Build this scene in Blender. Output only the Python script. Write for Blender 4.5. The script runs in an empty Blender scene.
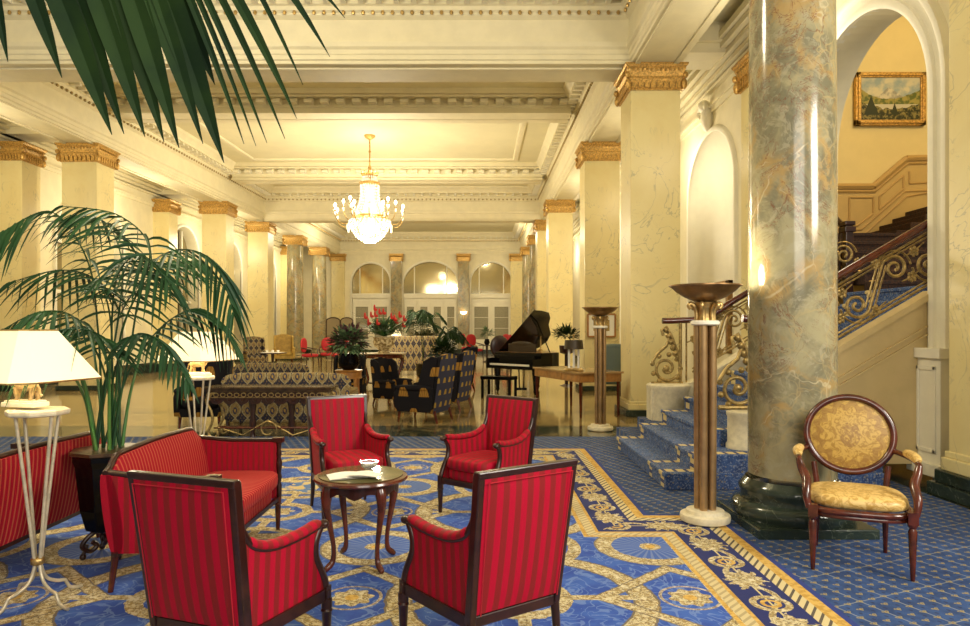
import bpy, math, random
from mathutils import Vector, Matrix
random.seed(7)
PI = math.pi
SC = bpy.context.scene
COL = SC.collection
EYE = 1.55
def at(px, py, Y):
    return Vector(((px - 478) * Y / 680.0, Y, EYE - (py - 329) * Y / 680.0))

# ------------------------------------------------------------------ mesh builder
class MB:
    def __init__(s): s.v = []; s.f = []
    def add(s, vs, fs, M=None):
        n = len(s.v)
        if M is not None: vs = [M @ Vector(p) for p in vs]
        s.v += [tuple(p) for p in vs]; s.f += [tuple(i + n for i in f) for f in fs]; return s
    def box(s, x0, x1, y0, y1, z0, z1, M=None):
        vs = [(x0,y0,z0),(x1,y0,z0),(x1,y1,z0),(x0,y1,z0),(x0,y0,z1),(x1,y0,z1),(x1,y1,z1),(x0,y1,z1)]
        return s.add(vs, [(3,2,1,0),(4,5,6,7),(0,1,5,4),(1,2,6,5),(2,3,7,6),(3,0,4,7)], M)
    def hexa(s, p, M=None):   # 8 points, bottom ring then top ring
        return s.add(p, [(3,2,1,0),(4,5,6,7),(0,1,5,4),(1,2,6,5),(2,3,7,6),(3,0,4,7)], M)
    def prism(s, poly, fn, a, b, M=None):   # poly 2D, fn(u,v,w)->3D
        n = len(poly)
        vs = [fn(u, v, a) for u, v in poly] + [fn(u, v, b) for u, v in poly]
        fs = [tuple(range(n))[::-1], tuple(range(n, 2*n))] + [(i, (i+1) % n, n+(i+1) % n, n+i) for i in range(n)]
        return s.add(vs, fs, M)
    def lathe(s, prof, c=(0,0,0), n=20, M=None, sx=1, sy=1):
        vs = []; fs = []
        for r, z in prof:
            for k in range(n):
                a = 2*PI*k/n; vs.append((c[0]+r*math.cos(a)*sx, c[1]+r*math.sin(a)*sy, c[2]+z))
        m = len(prof)
        for j in range(m-1):
            for k in range(n):
                fs.append((j*n+k, j*n+(k+1) % n, (j+1)*n+(k+1) % n, (j+1)*n+k))
        fs.append(tuple(range(n))[::-1]); fs.append(tuple(range((m-1)*n, m*n)))
        return s.add(vs, fs, M)
    def tube(s, pts, r, n=8, closed=False, M=None, flat=1.0):
        pts = [Vector(p) for p in pts]; m = len(pts)
        rs = r if isinstance(r, (list, tuple)) else [r]*m
        vs = []; fs = []; prev = None
        for i, p in enumerate(pts):
            if closed: t = pts[(i+1) % m] - pts[i-1]
            else: t = pts[min(i+1, m-1)] - pts[max(i-1, 0)]
            if t.length < 1e-9: t = Vector((0,0,1))
            t.normalize()
            if prev is None:
                a = Vector((0,0,1)) if abs(t.z) < .9 else Vector((1,0,0))
                u = t.cross(a).normalized()
            else:
                u = prev - t*prev.dot(t)
                if u.length < 1e-6: u = t.orthogonal()
                u.normalize()
            prev = u; w = t.cross(u)
            for k in range(n):
                a = 2*PI*k/n
                vs.append(p + u*(rs[i]*math.cos(a)) + w*(rs[i]*flat*math.sin(a)))
        mm = m if closed else m-1
        for i in range(mm):
            j = (i+1) % m
            for k in range(n):
                fs.append((i*n+k, i*n+(k+1) % n, j*n+(k+1) % n, j*n+k))
        if not closed:
            fs.append(tuple(range(n))[::-1]); fs.append(tuple(range((m-1)*n, m*n)))
        return s.add(vs, fs, M)
    def ball(s, c, r, n=12, m=8, e=1.0, M=None):   # superellipsoid; e<1 boxy
        if not isinstance(r, (list, tuple)): r = (r, r, r)
        def sg(a): return math.copysign(abs(a)**e, a)
        vs = []; fs = []
        for j in range(m+1):
            ph = -PI/2 + PI*j/m
            for k in range(n):
                th = 2*PI*k/n
                vs.append((c[0]+r[0]*sg(math.cos(ph))*sg(math.cos(th)), c[1]+r[1]*sg(math.cos(ph))*sg(math.sin(th)), c[2]+r[2]*sg(math.sin(ph))))
        for j in range(m):
            for k in range(n):
                fs.append((j*n+k, j*n+(k+1) % n, (j+1)*n+(k+1) % n, (j+1)*n+k))
        return s.add(vs, fs, M)
    def grid(s, fn, nu, nv, M=None):
        vs = [fn(i/nu, j/nv) for j in range(nv+1) for i in range(nu+1)]
        fs = [(j*(nu+1)+i, j*(nu+1)+i+1, (j+1)*(nu+1)+i+1, (j+1)*(nu+1)+i) for j in range(nv) for i in range(nu)]
        return s.add(vs, fs, M)
    def blade(s, p0, p1, w, droop, up=Vector((0,0,1)), n=5):
        p0 = Vector(p0); p1 = Vector(p1); d = p1-p0
        side = d.cross(up)
        if side.length < 1e-6: side = Vector((1,0,0))
        side.normalize(); nn = side.cross(d).normalized()
        vs = []; fs = []
        for i in range(n+1):
            t = i/n
            p = p0 + d*t + Vector((0,0,-droop*t*t))
            ww = w*(math.sin(PI*min(1, .18+t*.62))**.8)*(1-t**4) + .0008
            vs += [p - side*ww, p - nn*ww*.35, p + side*ww]
        for i in range(n):
            a = i*3; fs += [(a, a+1, a+4, a+3), (a+1, a+2, a+5, a+4)]
        return s.add(vs, fs)

def tagp(o, label=None, cat=None, group=None, kind=None):
    if label: o['label'] = label
    if cat: o['category'] = cat
    if group: o['group'] = group
    if kind: o['kind'] = kind
    return o
def build(name, mb, mat, parent=None, bev=0, smooth=35, sub=0, label=None):
    me = bpy.data.meshes.new(name); me.from_pydata(mb.v, [], mb.f); me.validate(); me.update()
    if smooth:
        me.polygons.foreach_set('use_smooth', [True]*len(me.polygons))
        me.set_sharp_from_angle(angle=math.radians(smooth))
    me.materials.append(mat)
    o = bpy.data.objects.new(name, me); COL.objects.link(o)
    if parent is not None: o.parent = parent
    if bev:
        m = o.modifiers.new('bev', 'BEVEL'); m.width = bev; m.segments = 2; m.limit_method = 'ANGLE'; m.angle_limit = math.radians(40)
    if sub:
        m = o.modifiers.new('sub', 'SUBSURF'); m.levels = m.render_levels = sub
    if label: o['label'] = label
    return o
def thing(name, label, cat, loc=(0,0,0), rz=0, group=None):
    o = bpy.data.objects.new(name, None); COL.objects.link(o); o.empty_display_size = .1
    o.location = loc; o.rotation_euler = (0, 0, math.radians(rz))
    return tagp(o, label, cat, group, 'thing')
def struct(name, mb, mat, smooth=30, bev=0):
    return tagp(build(name, mb, mat, smooth=smooth, bev=bev), kind='structure')
def dup(root, loc, rz, label, group=None, scale=None, mats=None):
    r = root.copy(); COL.objects.link(r); r.location = loc; r.rotation_euler = (0, 0, math.radians(rz))
    r['label'] = label
    if group: r['group'] = group
    if scale: r.scale = (scale,)*3 if not isinstance(scale, tuple) else scale
    for ch in list(root.children):
        c = ch.copy(); COL.objects.link(c); c.parent = r
        for g in list(ch.children):
            d = g.copy(); COL.objects.link(d); d.parent = c
    return r
def arc(cx, cy, r, a0, a1, n):
    return [(cx + r*math.cos(a0+(a1-a0)*i/n), cy + r*math.sin(a0+(a1-a0)*i/n)) for i in range(n+1)]
def smoothpts(P, k=6):   # catmull-rom
    P = [Vector(p) for p in P]; out = []
    for i in range(len(P)-1):
        p0 = P[max(i-1,0)]; p1 = P[i]; p2 = P[i+1]; p3 = P[min(i+2, len(P)-1)]
        for j in range(k):
            t = j/k
            out.append(.5*((2*p1)+(p2-p0)*t+(2*p0-5*p1+4*p2-p3)*t*t+(3*p1-p0-3*p2+p3)*t**3))
    out.append(P[-1]); return out

# ------------------------------------------------------------------ node expressions
class NT:
    def __init__(s, name):
        s.m = bpy.data.materials.new(name); s.m.use_nodes = True; s.t = s.m.node_tree
        s.b = s.t.nodes['Principled BSDF']
        s.tc = s.t.nodes.new('ShaderNodeTexCoord')
    def geo(s): return s.t.nodes.new('ShaderNodeNewGeometry')
    def lk(s, a, b): s.t.links.new(a, b)
    def obj(s):
        sep = s.t.nodes.new('ShaderNodeSeparateXYZ'); s.lk(s.tc.outputs['Object'], sep.inputs[0])
        return [X(s, sep.outputs[i]) for i in range(3)]
    def math(s, op, *a):
        n = s.t.nodes.new('ShaderNodeMath'); n.operation = op
        for i, v in enumerate(a):
            if isinstance(v, X): s.lk(v.o, n.inputs[i])
            else: n.inputs[i].default_value = v
        return X(s, n.outputs[0])
    def vec(s, x, y, z):
        n = s.t.nodes.new('ShaderNodeCombineXYZ')
        for i, v in enumerate((x, y, z)):
            if isinstance(v, X): s.lk(v.o, n.inputs[i])
            else: n.inputs[i].default_value = v
        return n.outputs[0]
    def noise(s, scale, detail=3, rough=.5, dist=0, vec=None, out=0):
        n = s.t.nodes.new('ShaderNodeTexNoise'); n.inputs['Scale'].default_value = scale; n.inputs['Detail'].default_value = detail
        n.inputs['Roughness'].default_value = rough; n.inputs['Distortion'].default_value = dist
        s.lk(vec or s.tc.outputs['Object'], n.inputs['Vector']); return X(s, n.outputs[out])
    def voro(s, scale, vec=None, feat='F1', out=0):
        n = s.t.nodes.new('ShaderNodeTexVoronoi'); n.inputs['Scale'].default_value = scale; n.feature = feat
        s.lk(vec or s.tc.outputs['Object'], n.inputs['Vector']); return X(s, n.outputs[out])
    def mix(s, f, a, b):   # colours: tuple or socket
        n = s.t.nodes.new('ShaderNodeMix'); n.data_type = 'RGBA'; n.clamp_factor = True
        if isinstance(f, X): s.lk(f.o, n.inputs[0])
        else: n.inputs[0].default_value = f
        for i, v in ((6, a), (7, b)):
            if isinstance(v, tuple): n.inputs[i].default_value = (*v, 1)
            else: s.lk(v, n.inputs[i])
        return n.outputs[2]
    def col(s, c):
        if isinstance(c, tuple): s.b.inputs['Base Color'].default_value = (*c, 1)
        else: s.lk(c, s.b.inputs['Base Color'])
    def set(s, **k):
        for a, v in k.items():
            i = s.b.inputs[a.replace('_', ' ')]
            if isinstance(v, X): s.lk(v.o, i)
            else: i.default_value = v
        return s
    def bump(s, h, strength=.3, dist=.01):
        n = s.t.nodes.new('ShaderNodeBump'); n.inputs['Strength'].default_value = strength; n.inputs['Distance'].default_value = dist
        s.lk(h.o, n.inputs['Height']); s.lk(n.outputs[0], s.b.inputs['Normal'])
class X:
    def __init__(s, nt, o): s.n = nt; s.o = o
    def __add__(s, b): return s.n.math('ADD', s, b)
    __radd__ = __add__
    def __sub__(s, b): return s.n.math('SUBTRACT', s, b)
    def __rsub__(s, b): return s.n.math('SUBTRACT', b, s)
    def __mul__(s, b): return s.n.math('MULTIPLY', s, b)
    __rmul__ = __mul__
    def __truediv__(s, b): return s.n.math('DIVIDE', s, b)
    def __lt__(s, b): return s.n.math('LESS_THAN', s, b)
    def __gt__(s, b): return s.n.math('GREATER_THAN', s, b)
    def abs(s): return s.n.math('ABSOLUTE', s)
    def sin(s): return s.n.math('SINE', s)
    def cos(s): return s.n.math('COSINE', s)
    def sqrt(s): return s.n.math('SQRT', s)
    def pp(s, p): return s.n.math('PINGPONG', s, p)
    def rep(s, p): # centred repeat into (-p/2,p/2)
        return s.n.math('FLOORED_MODULO', s + p/2, p) - p/2
    def mn(s, b): return s.n.math('MINIMUM', s, b)
    def mx(s, b): return s.n.math('MAXIMUM', s, b)
    def ss(s, a, b): # smoothstep a->b : 0->1
        n = s.n.t.nodes.new('ShaderNodeMapRange'); n.interpolation_type = 'SMOOTHSTEP'
        s.n.lk(s.o, n.inputs[0]); n.inputs[1].default_value = a; n.inputs[2].default_value = b
        return X(s.n, n.outputs[0])
    def atan2(s, b): return s.n.math('ARCTAN2', s, b)
def hyp(a, b): return (a*a + b*b).sqrt()

def plain(name, c, rough=.5, metal=0, var=0, vs=8, bump=0, bs=40, coat=0, c2=None):
    n = NT(name); n.set(Roughness=rough, Metallic=metal)
    if coat: n.set(Coat_Weight=coat, Coat_Roughness=.08)
    if var or c2:
        d = c2 or tuple(max(0, x*(1-var)) for x in c)
        n.col(n.mix(n.noise(vs, 4, .6).ss(.35, .65), c, d))
    else: n.col(c)
    if bump: n.bump(n.noise(bs, 4, .6), bump, .01)
    return n.m
def emis(name, c, e, base=(.8,.75,.6)):
    n = NT(name); n.col(base); n.set(Roughness=.5); n.b.inputs['Emission Color'].default_value = (*c, 1); n.b.inputs['Emission Strength'].default_value = e
    return n.m
def marble(name, base, dark, vein, scale=1.0, vw=.02, rough=.18, amt=.6, mott=.5, vein2=None, zs=1.0):
    n = NT(name); o = n.obj(); V = n.vec(o[0], o[1], o[2]*zs)
    def nz(*a): return n.noise(*a, vec=V)
    big = nz(.9*scale, 5, .6, 1.2)
    c = n.mix(big.ss(.35, .68)*mott, base, dark)
    v1 = (nz(1.1*scale, 4, .55, 1.4)-.5).abs()
    v2 = (nz(2.3*scale, 4, .6, .9)-.52).abs()
    c = n.mix((1-v1.ss(0, vw))*amt*nz(1.7*scale, 2).ss(.35, .6), c, vein)
    c = n.mix((1-v2.ss(0, vw*.7))*amt*.6*nz(2.1*scale, 2, .5, 0).ss(.45, .65), c, vein)
    if vein2:
        v3 = (nz(1.5*scale, 5, .65, 2.2)-.48).abs()
        c = n.mix((1-v3.ss(0, .05))*.8*nz(.8*scale, 2).ss(.4, .6), c, vein2)
    n.col(c); n.set(Roughness=rough); return n.m

M = {}
M['plaster'] = plain('cream_plaster', (.83,.76,.54), .6, var=.06, vs=3)
M['ceil'] = plain('ceiling_plaster', (.79,.73,.50), .65, var=.05, vs=1.5)
M['white'] = plain('white_moulding', (.86,.82,.68), .5, var=.04, vs=5)
M['wallr'] = plain('yellow_wall', (.82,.68,.33), .6, var=.05, vs=2)
M['panel'] = plain('tan_panelling', (.62,.44,.17), .5, var=.08, vs=3)
M['cream_marble'] = marble('cream_marble', (.80,.69,.36), (.74,.60,.27), (.36,.33,.22), .9, .010, .34, .6, .6)
def breccia():
    n = NT('grey_ochre_marble'); o = n.obj()
    wx = n.noise(1.3, 4, .6); wy = n.noise(1.3, 4, .6, 0, vec=n.vec(o[1]+7, o[2], o[0]))
    V = n.vec(o[0] + wx*.9, o[1] + wy*.9, o[2]*.62 + wx*.55)
    ed = n.voro(2.1, vec=V, feat='DISTANCE_TO_EDGE'); ed2 = n.voro(4.6, vec=V, feat='DISTANCE_TO_EDGE')
    c = n.mix(n.noise(1.8, 5, .65, 1.0).ss(.38, .62), (.37,.33,.19), (.19,.175,.11))
    c = n.mix(n.noise(7, 5, .7, 1.5).ss(.5, .62)*.55, c, (.42,.38,.25))
    br = n.noise(1.0, 3, .6, 0, vec=V)
    c = n.mix((1-ed2.ss(.0, .05))*.6*br.ss(.42, .6), c, (.46,.36,.17))
    c = n.mix((1-ed.ss(.0, .16))*.85*n.noise(2.2, 5, .75, 1.5).ss(.42, .58), c, (.43,.28,.10))
    c = n.mix((1-ed.ss(.0, .018))*.75*n.noise(3.1, 3, .6).ss(.45, .6), c, (.56,.48,.30))
    c = n.mix((1-((n.noise(2.6, 5, .7, 1.8)-.5).abs()).ss(0, .016))*.7*n.noise(1.4, 2).ss(.45, .58), c, (.20,.07,.035))
    n.col(c); n.set(Roughness=.14); return n.m
M['grey_marble'] = breccia()
M['green_marble'] = marble('dark_green_marble', (.030,.045,.035), (.012,.018,.014), (.16,.19,.14), 3, .012, .12, .6, .5)
M['gilt'] = plain('gilt_bronze', (.74,.45,.13), .38, .6, var=.5, vs=30, bump=.5, bs=60)
M['gold'] = plain('gold_leaf', (.66,.45,.17), .36, .8, var=.4, vs=25)
M['goldpale'] = plain('aged_gold_iron', (.50,.36,.14), .42, .7, var=.5, vs=30)
M['bronze'] = plain('brown_bronze', (.36,.21,.09), .28, .8, var=.3, vs=12)
M['shaft'] = plain('polished_copper_brown', (.50,.32,.15), .28, .7, var=.25, vs=6)
M['stone'] = plain('pale_stone', (.78,.70,.50), .4, var=.15, vs=20)
M['darkwood'] = plain('dark_mahogany', (.040,.010,.006), .30, var=.5, vs=14, coat=.12)
M['redwood'] = plain('red_mahogany', (.11,.020,.009), .22, var=.5, vs=10, coat=.35)
M['midwood'] = plain('honey_wood', (.45,.20,.05), .3, var=.35, vs=9, coat=.4)
M['black'] = plain('black_lacquer', (.004,.0035,.0035), .12)
M['black'].node_tree.nodes['Principled BSDF'].inputs['Specular IOR Level'].default_value = .25
M['blackmat'] = plain('black_fabric', (.012,.011,.012), .6, var=.3)
M['ironw'] = plain('ivory_iron', (.70,.62,.45), .35, .35, var=.25, vs=20)
M['linen'] = plain('lamp_ivory', (.9,.85,.7), .8)
M['leaf'] = plain('palm_leaf', (.028,.10,.028), .35, c2=(.012,.055,.02), vs=2.5)
M['leaf'].node_tree.nodes['Principled BSDF'].inputs['Roughness'].default_value = .5
M['leaf'].node_tree.nodes['Principled BSDF'].inputs['Specular IOR Level'].default_value = .3
M['leafdark'] = plain('dark_palm_leaf', (.006,.020,.007), .6, c2=(.016,.04,.008), vs=3)
M['leafdark'].node_tree.nodes['Principled BSDF'].inputs['Specular IOR Level'].default_value = .15
M['leaf2'] = plain('grey_green_leaf', (.17,.25,.12), .5, c2=(.05,.12,.05), vs=20)
M['leafp'] = plain('purple_leaf', (.17,.04,.08), .5, c2=(.07,.04,.04), vs=20)
M['stem'] = plain('green_stem', (.06,.20,.04), .4, c2=(.10,.22,.05), vs=8)
M['soil'] = plain('soil', (.08,.05,.025), .9, bump=.6)
M['redflower'] = plain('red_flower', (.62,.02,.02), .35)
M['paper'] = plain('white_paper', (.9,.88,.82), .6)
M['bulb'] = emis('lit_bulb', (1,.86,.6), 14)
M['whitekey'] = plain('ivory_keys', (.85,.82,.72), .3)
M['glassy'] = plain('mirror_glass', (.50,.44,.28), .08, .9)
n = NT('clear_glass'); n.col((.95,.96,.95)); n.set(Roughness=.03, Transmission_Weight=.85, IOR=1.45); M['glass'] = n.m
n = NT('glowing_crystal'); n.col((.9,.84,.7)); n.set(Roughness=.15, Transmission_Weight=.35, IOR=1.5)
n.b.inputs['Emission Color'].default_value = (1,.85,.58,1); n.b.inputs['Emission Strength'].default_value = .55; M['crystal'] = n.m  # glow put into the material; crystal itself only catches the bulbs' light

def stripes(name, ax, period=.064, c1=(.46,.003,.028), c2=(.27,.018,.020), c3=None, frac=.5):
    n = NT(name); o = n.obj()
    if ax == 'xy': u = o[0] + o[1]
    else: u = o[ax]
    t = (u.rep(period)).abs()
    m = 1-t.ss(period*frac/2-.0025, period*frac/2+.0025)
    c = n.mix(m, c1, c2)
    if c3:
        m3 = 1-(((u+period/2).rep(period)).abs()).ss(.003, .006)
        c = n.mix(m3, c, c3)
    c = n.mix(n.noise(260, 2)*.25, c, (.22,.004,.012))
    n.col(c); n.set(Roughness=.72-.15*m, Metallic=m*.15, Sheen_Weight=.05, Sheen_Roughness=.4); n.b.inputs['Sheen Tint'].default_value = (1,.3,.2,1)
    n.b.inputs['Specular IOR Level'].default_value = .18
    n.bump(m, .08, .004)
    return n.m
M['sx'] = stripes('striped_crimson_across', 0)
M['sy'] = stripes('striped_crimson_along', 1)
M['sxf'] = stripes('fine_striped_crimson', 0, .036, (.38,.004,.022), (.58,.13,.065), frac=.30)
M['syf'] = stripes('fine_striped_crimson_along', 1, .040, (.40,.004,.024), (.27,.018,.020), frac=.4)
M['crimson'] = plain('plain_crimson', (.52,.01,.025), .5, var=.2)
M['farred'] = plain('far_red_fabric', (.42,.012,.02), .7)

# palmette upholstery
def motif(name, ax, bg, fg, fg2, s=.24):
    n = NT(name); o = n.obj(); u = o[ax]; z = o[2]
    row = n.math('FLOOR', z/s)
    uu = (u + n.math('FLOORED_MODULO', row, 2.0)*(s/2)).rep(s); zz = (z - s/2).rep(s)
    d = hyp(uu*1.25, zz) ; w = zz*.5+s*.26
    bell = (uu.abs() - (s*.10 + (s*.2-zz*1.0).mx(0.0).sqrt()*s**.5*.22)) < 0; band = (zz.abs() < s*.22)
    m = bell*band
    c = n.mix(m, bg, fg)
    ribs = ((uu.atan2(zz + s*.5)*26).sin() > .55)*m
    c = n.mix(ribs*.6, c, fg2)
    n.col(c); n.set(Roughness=.85, Specular_IOR_Level=.1); return n.m
M['bellx'] = motif('bell_motif_black', 0, (.012,.011,.014), (.33,.17,.035), (.12,.06,.01), .34)
M['bellxb'] = motif('bell_motif_blue', 0, (.055,.06,.11), (.50,.34,.08), (.3,.2,.03), .20)
M['belly'] = motif('bell_motif_side', 1, (.012,.011,.014), (.33,.17,.035), (.12,.06,.01), .34)
M['damask'] = None
n = NT('palmette_damask'); o = n.obj(); s = .24
s = .19; q = .26
u = o[0].rep(s); z = (o[2]-.06).rep(q)
og = u.abs()/(s*.46) + (z.abs()/(q*.5))*(z.abs()/(q*.5))
c = n.mix(og < .95, (.022,.025,.05), (.30,.22,.10))
c = n.mix((og-.95).abs() < .10, c, (.36,.31,.18))
c = n.mix(hyp(u*1.6, z+.02) < .055, c, (.035,.04,.09))
c = n.mix(hyp(u*1.8, z+.015) < .026, c, (.42,.27,.08))
c = n.mix(((u*90).sin()*(z*70).cos() > .55)*.7, c, (.22,.14,.05))
c = n.mix(n.noise(60, 3).ss(.5, .62)*.5, c, (.09,.06,.03))
n.col(c); n.set(Roughness=.85, Specular_IOR_Level=.15); M['damask'] = n.m
n = NT('gold_brocade')
c = n.mix(n.noise(16, 5, .7, 2).ss(.47, .55), (.74,.52,.19), (.50,.30,.07)); n.col(c); n.set(Roughness=.42); n.bump(n.noise(90, 3), .2, .003); M['brocade'] = n.m
n = NT('gold_medallion_cloth'); o = n.obj(); c0 = n.mix(n.noise(14, 5, .7, 3).ss(.47, .56), (.52,.33,.07), (.34,.19,.03))
r = hyp(o[0], o[2]-.80); th = (o[2]-.80).atan2(o[0])
c0 = n.mix(((r-.20-.018*(th*14).sin()).abs() < .022)*.6, c0, (.26,.13,.03))
c0 = n.mix((hyp(o[0]*1.3, o[2]-.80) < .085)*(n.noise(45, 3) > .47)*.6, c0, (.24,.12,.03))
n.col(c0); n.set(Roughness=.45); M['medallion'] = n.m

# floors
def tan_floor():
    n = NT('polished_tan_stone'); o = n.obj()
    v = n.vec(o[0]*.5, o[1]*2.2, 0.0)
    c = n.mix(n.noise(1.6, 5, .6, .6, vec=v).ss(.35, .65), (.40,.29,.12), (.26,.18,.07))
    gx = (o[0].rep(1.25)).abs() < .012; gy = (o[1].rep(1.25)).abs() < .012
    c = n.mix(gx.mx(gy)*.5, c, (.16,.11,.05))
    band = ((o[1]-12.6).abs() < .22).mx((o[1]-18.3).abs() < .22).mx((o[1]-25.5).abs() < .25).mx((o[1]-31).abs() < .25)
    c = n.mix(band*.75, c, (.10,.09,.06))
    g = (o[1] < 10.9)
    c = n.mix(g*n.noise(3, 5, .6, 1).ss(.3, .5), c, (.035,.05,.04))
    n.col(c); n.set(Roughness=.09); return n.m
M['floor'] = tan_floor()
def carpet():
    n = NT('blue_patterned_carpet'); o = n.obj()
    a = o[0]+o[1]*.42; b = o[1]-o[0]*.42
    s = .21
    line = ((a.rep(s)).abs() < .0055).mx((b.rep(.42)).abs() < .0045)
    c = n.mix(n.noise(9, 3).ss(.35, .65), (.028,.075,.23), (.016,.045,.15))
    c = n.mix(line*.5, c, (.34,.36,.34))
    t = .105
    u = a.rep(t); v = b.rep(t*.8)
    mot = ((hyp(u, v*1.5)-.017-.007*(v.atan2(u)*3).sin()).abs() < .006)
    c = n.mix(mot*.8, c, (.30,.25,.10))
    c = n.mix((hyp(u, v) < .008), c, (.33,.22,.07))
    u = (a+t/2).rep(t); v = (b+t*.4).rep(t*.8)
    c = n.mix((hyp(u*1.3, v) < .013)*.75, c, (.015,.02,.07))
    n.col(c); n.set(Roughness=.95); n.bump(n.noise(180, 2), .35, .004); return n.m
M['carpet'] = carpet()
def stair_carpet():
    n = NT('blue_stair_carpet'); o = n.obj(); 
    c = n.mix(n.noise(14, 3).ss(.35, .65), (.05,.105,.28), (.028,.06,.18))
    v1 = n.voro(26)
    c = n.mix((v1 < .24)*.75, c, (.36,.30,.15)); c = n.mix((v1 < .11), c, (.03,.04,.10))
    c = n.mix(n.noise(60, 2, .6).ss(.54, .60)*.6, c, (.30,.35,.46))
    e = ((o[1]-8.66).abs() < .075).mx((o[1]-6.64).abs() < .06).mx((o[1]-7.09).abs() < .05)
    key = (((o[0]+o[2]).rep(.11)).abs() < .018)
    c = n.mix(e, c, n.mix(key, (.62,.50,.24), (.05,.06,.16)))
    n.col(c); n.set(Roughness=.95); n.bump(n.noise(180, 2), .3, .004); return n.m
M['scarpet'] = stair_carpet()
def rug_mat():
    n = NT('savonnerie_rug')
    x, y, z = n.obj()
    wob = n.noise(9, 3, .6); w2 = n.noise(26, 3, .6)
    wb = (wob-.5)*.07 + (w2-.5)*.035
    CR = n.mix(n.noise(42, 3, .7).ss(.48, .54), (.62,.54,.33), (.36,.26,.10))
    CR = n.mix((n.noise(24, 3, .7)-.5).abs() < .018, CR, (.14,.10,.06))
    CR = n.mix(n.noise(17, 2, .6).ss(.60, .66), CR, (.66,.60,.42))
    GO = n.mix(n.noise(30, 2).ss(.45, .6), (.62,.40,.10), (.48,.28,.05))
    BL = n.mix(n.noise(5, 4, .6).ss(.35, .65), (.022,.066,.36), (.042,.115,.46))
    fil = ((n.noise(6, 1.5, .5, 1.8)-.5).abs() < .028)
    BL = n.mix(fil*.6, BL, (.17,.27,.56))
    NV = (.014,.022,.13)
    px, py = 1.93, 1.82
    # medallion A at (1.21,4.79), B at (1.21,3.88), C at (.245,3.88), D at (.245,4.79)
    ax = (x-1.21).rep(px); ay = (y-4.79).rep(py)
    cx = (x-.245).rep(px); cy = (y-3.88).rep(py)
    by = (y-3.88).rep(py); dx = cx; dy = ay
    c = BL
    rC = hyp(cx, cy*1.02) + wb*.6
    c = n.mix((rC-.70).abs() < .076, c, (.16,.13,.10)); c = n.mix((rC-.70).abs() < .062, c, CR)                      # large garland circles
    rA = hyp(ax, ay) + wb*.3
    rD = hyp(dx, dy) + wb*.4
    rB = hyp(ax, by)
    k = (ax.abs()*.94 + by.abs() - .47).abs() + wb*.5             # lozenge around B
    c = n.mix(k < .062, c, (.16,.13,.10)); c = n.mix(k < .05, c, CR)
    c = n.mix((rA-.32).abs() < .068, c, (.20,.17,.12)); c = n.mix((rA-.32).abs() < .055, c, CR)
    c = n.mix(rA < .265, c, n.mix((((ay.atan2(ax)*28).sin()) > .3)*.45, (.055,.12,.42), (.25,.32,.50)))
    c = n.mix((rA < .075), c, CR); c = n.mix((rA < .035), c, GO)
    thB = by.atan2(ax)
    c = n.mix(((rB-.165).abs() < .010)*.8, c, CR)
    c = n.mix(rB < (.115 + .014*(thB*8).sin()), c, CR); c = n.mix(rB < .04, c, GO)
    c = n.mix((rC-.25).abs() < .05, c, CR)
    thC = cy.atan2(cx)
    c = n.mix(rC < (.13 + .02*(thC*8).sin()), c, CR)
    c = n.mix((rD-.43).abs() < .045, c, CR)
    thD = dy.atan2(dx)
    c = n.mix(rD < (.21 + .05*(thD*4).sin()), c, n.mix(n.noise(12, 2).ss(.48, .5), (.62,.50,.24), (.10,.20,.48)))
    # spokes of leaves
    sp = (cx.abs() < .035).mx(cy.abs() < .035)*(rC > .30)*(rC < .64)
    c = n.mix(sp, c, CR)
    # right border: distance inwards from outline
    e = ((1.40-x).mn(8.75-y)).mx((1.97-x).mn(5.63-y)).mn(x+5.3)
    side = ((e-(1.40-x)).abs() < .001).mx((e-(1.97-x)).abs() < .001)
    al = side*y + (1-side)*x                                     # coordinate along the border
    c = n.mix(e < .62, c, CR)
    c = n.mix((e-.60).abs() < .014, c, GO)
    c = n.mix(e < .58, c, n.mix(((al+e).rep(.06).abs() < .012)*.5, (.60,.50,.27), (.22,.16,.07)))
    c = n.mix((e-.50).abs() < .013, c, GO)
    c = n.mix(e < .488, c, NV)
    ee = e-.335
    t = .68
    ph = al*(2*PI/t)
    vine = (ee - .075*ph.sin() + wb*.25).abs() < .020
    c = n.mix(vine*(e < .48), c, CR)
    c = n.mix(((ee.abs() < .006)*(e < .48)), c, (.60,.50,.24))
    la = (al - t*.12).rep(t/1.0)
    rl = hyp(la*.85, ee*1.15) + (w2-.5)*.13 + .018*((ee.atan2(la))*11).sin()
    c = n.mix((rl < .125)*(e < .48), c, CR)
    la2 = (al - t*.58).rep(t)
    r2 = hyp(la2, ee-.0)
    c = n.mix(((r2-.095).abs() < .02)*(e < .48), c, CR)
    c = n.mix(((r2-.045).abs() < .012)*(e < .48), c, GO)
    c = n.mix(e < .19, c, n.mix(((al+e*1.5).rep(.085).abs() < .014), (.62,.52,.28), (.10,.08,.06)))
    c = n.mix(e < .11, c, GO)
    c = n.mix(e < .04, c, (.02,.04,.22))
    n.col(c); n.set(Roughness=.95); n.bump(n.noise(160, 2), .35, .004)
    return n.m
M['rug'] = rug_mat()
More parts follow.
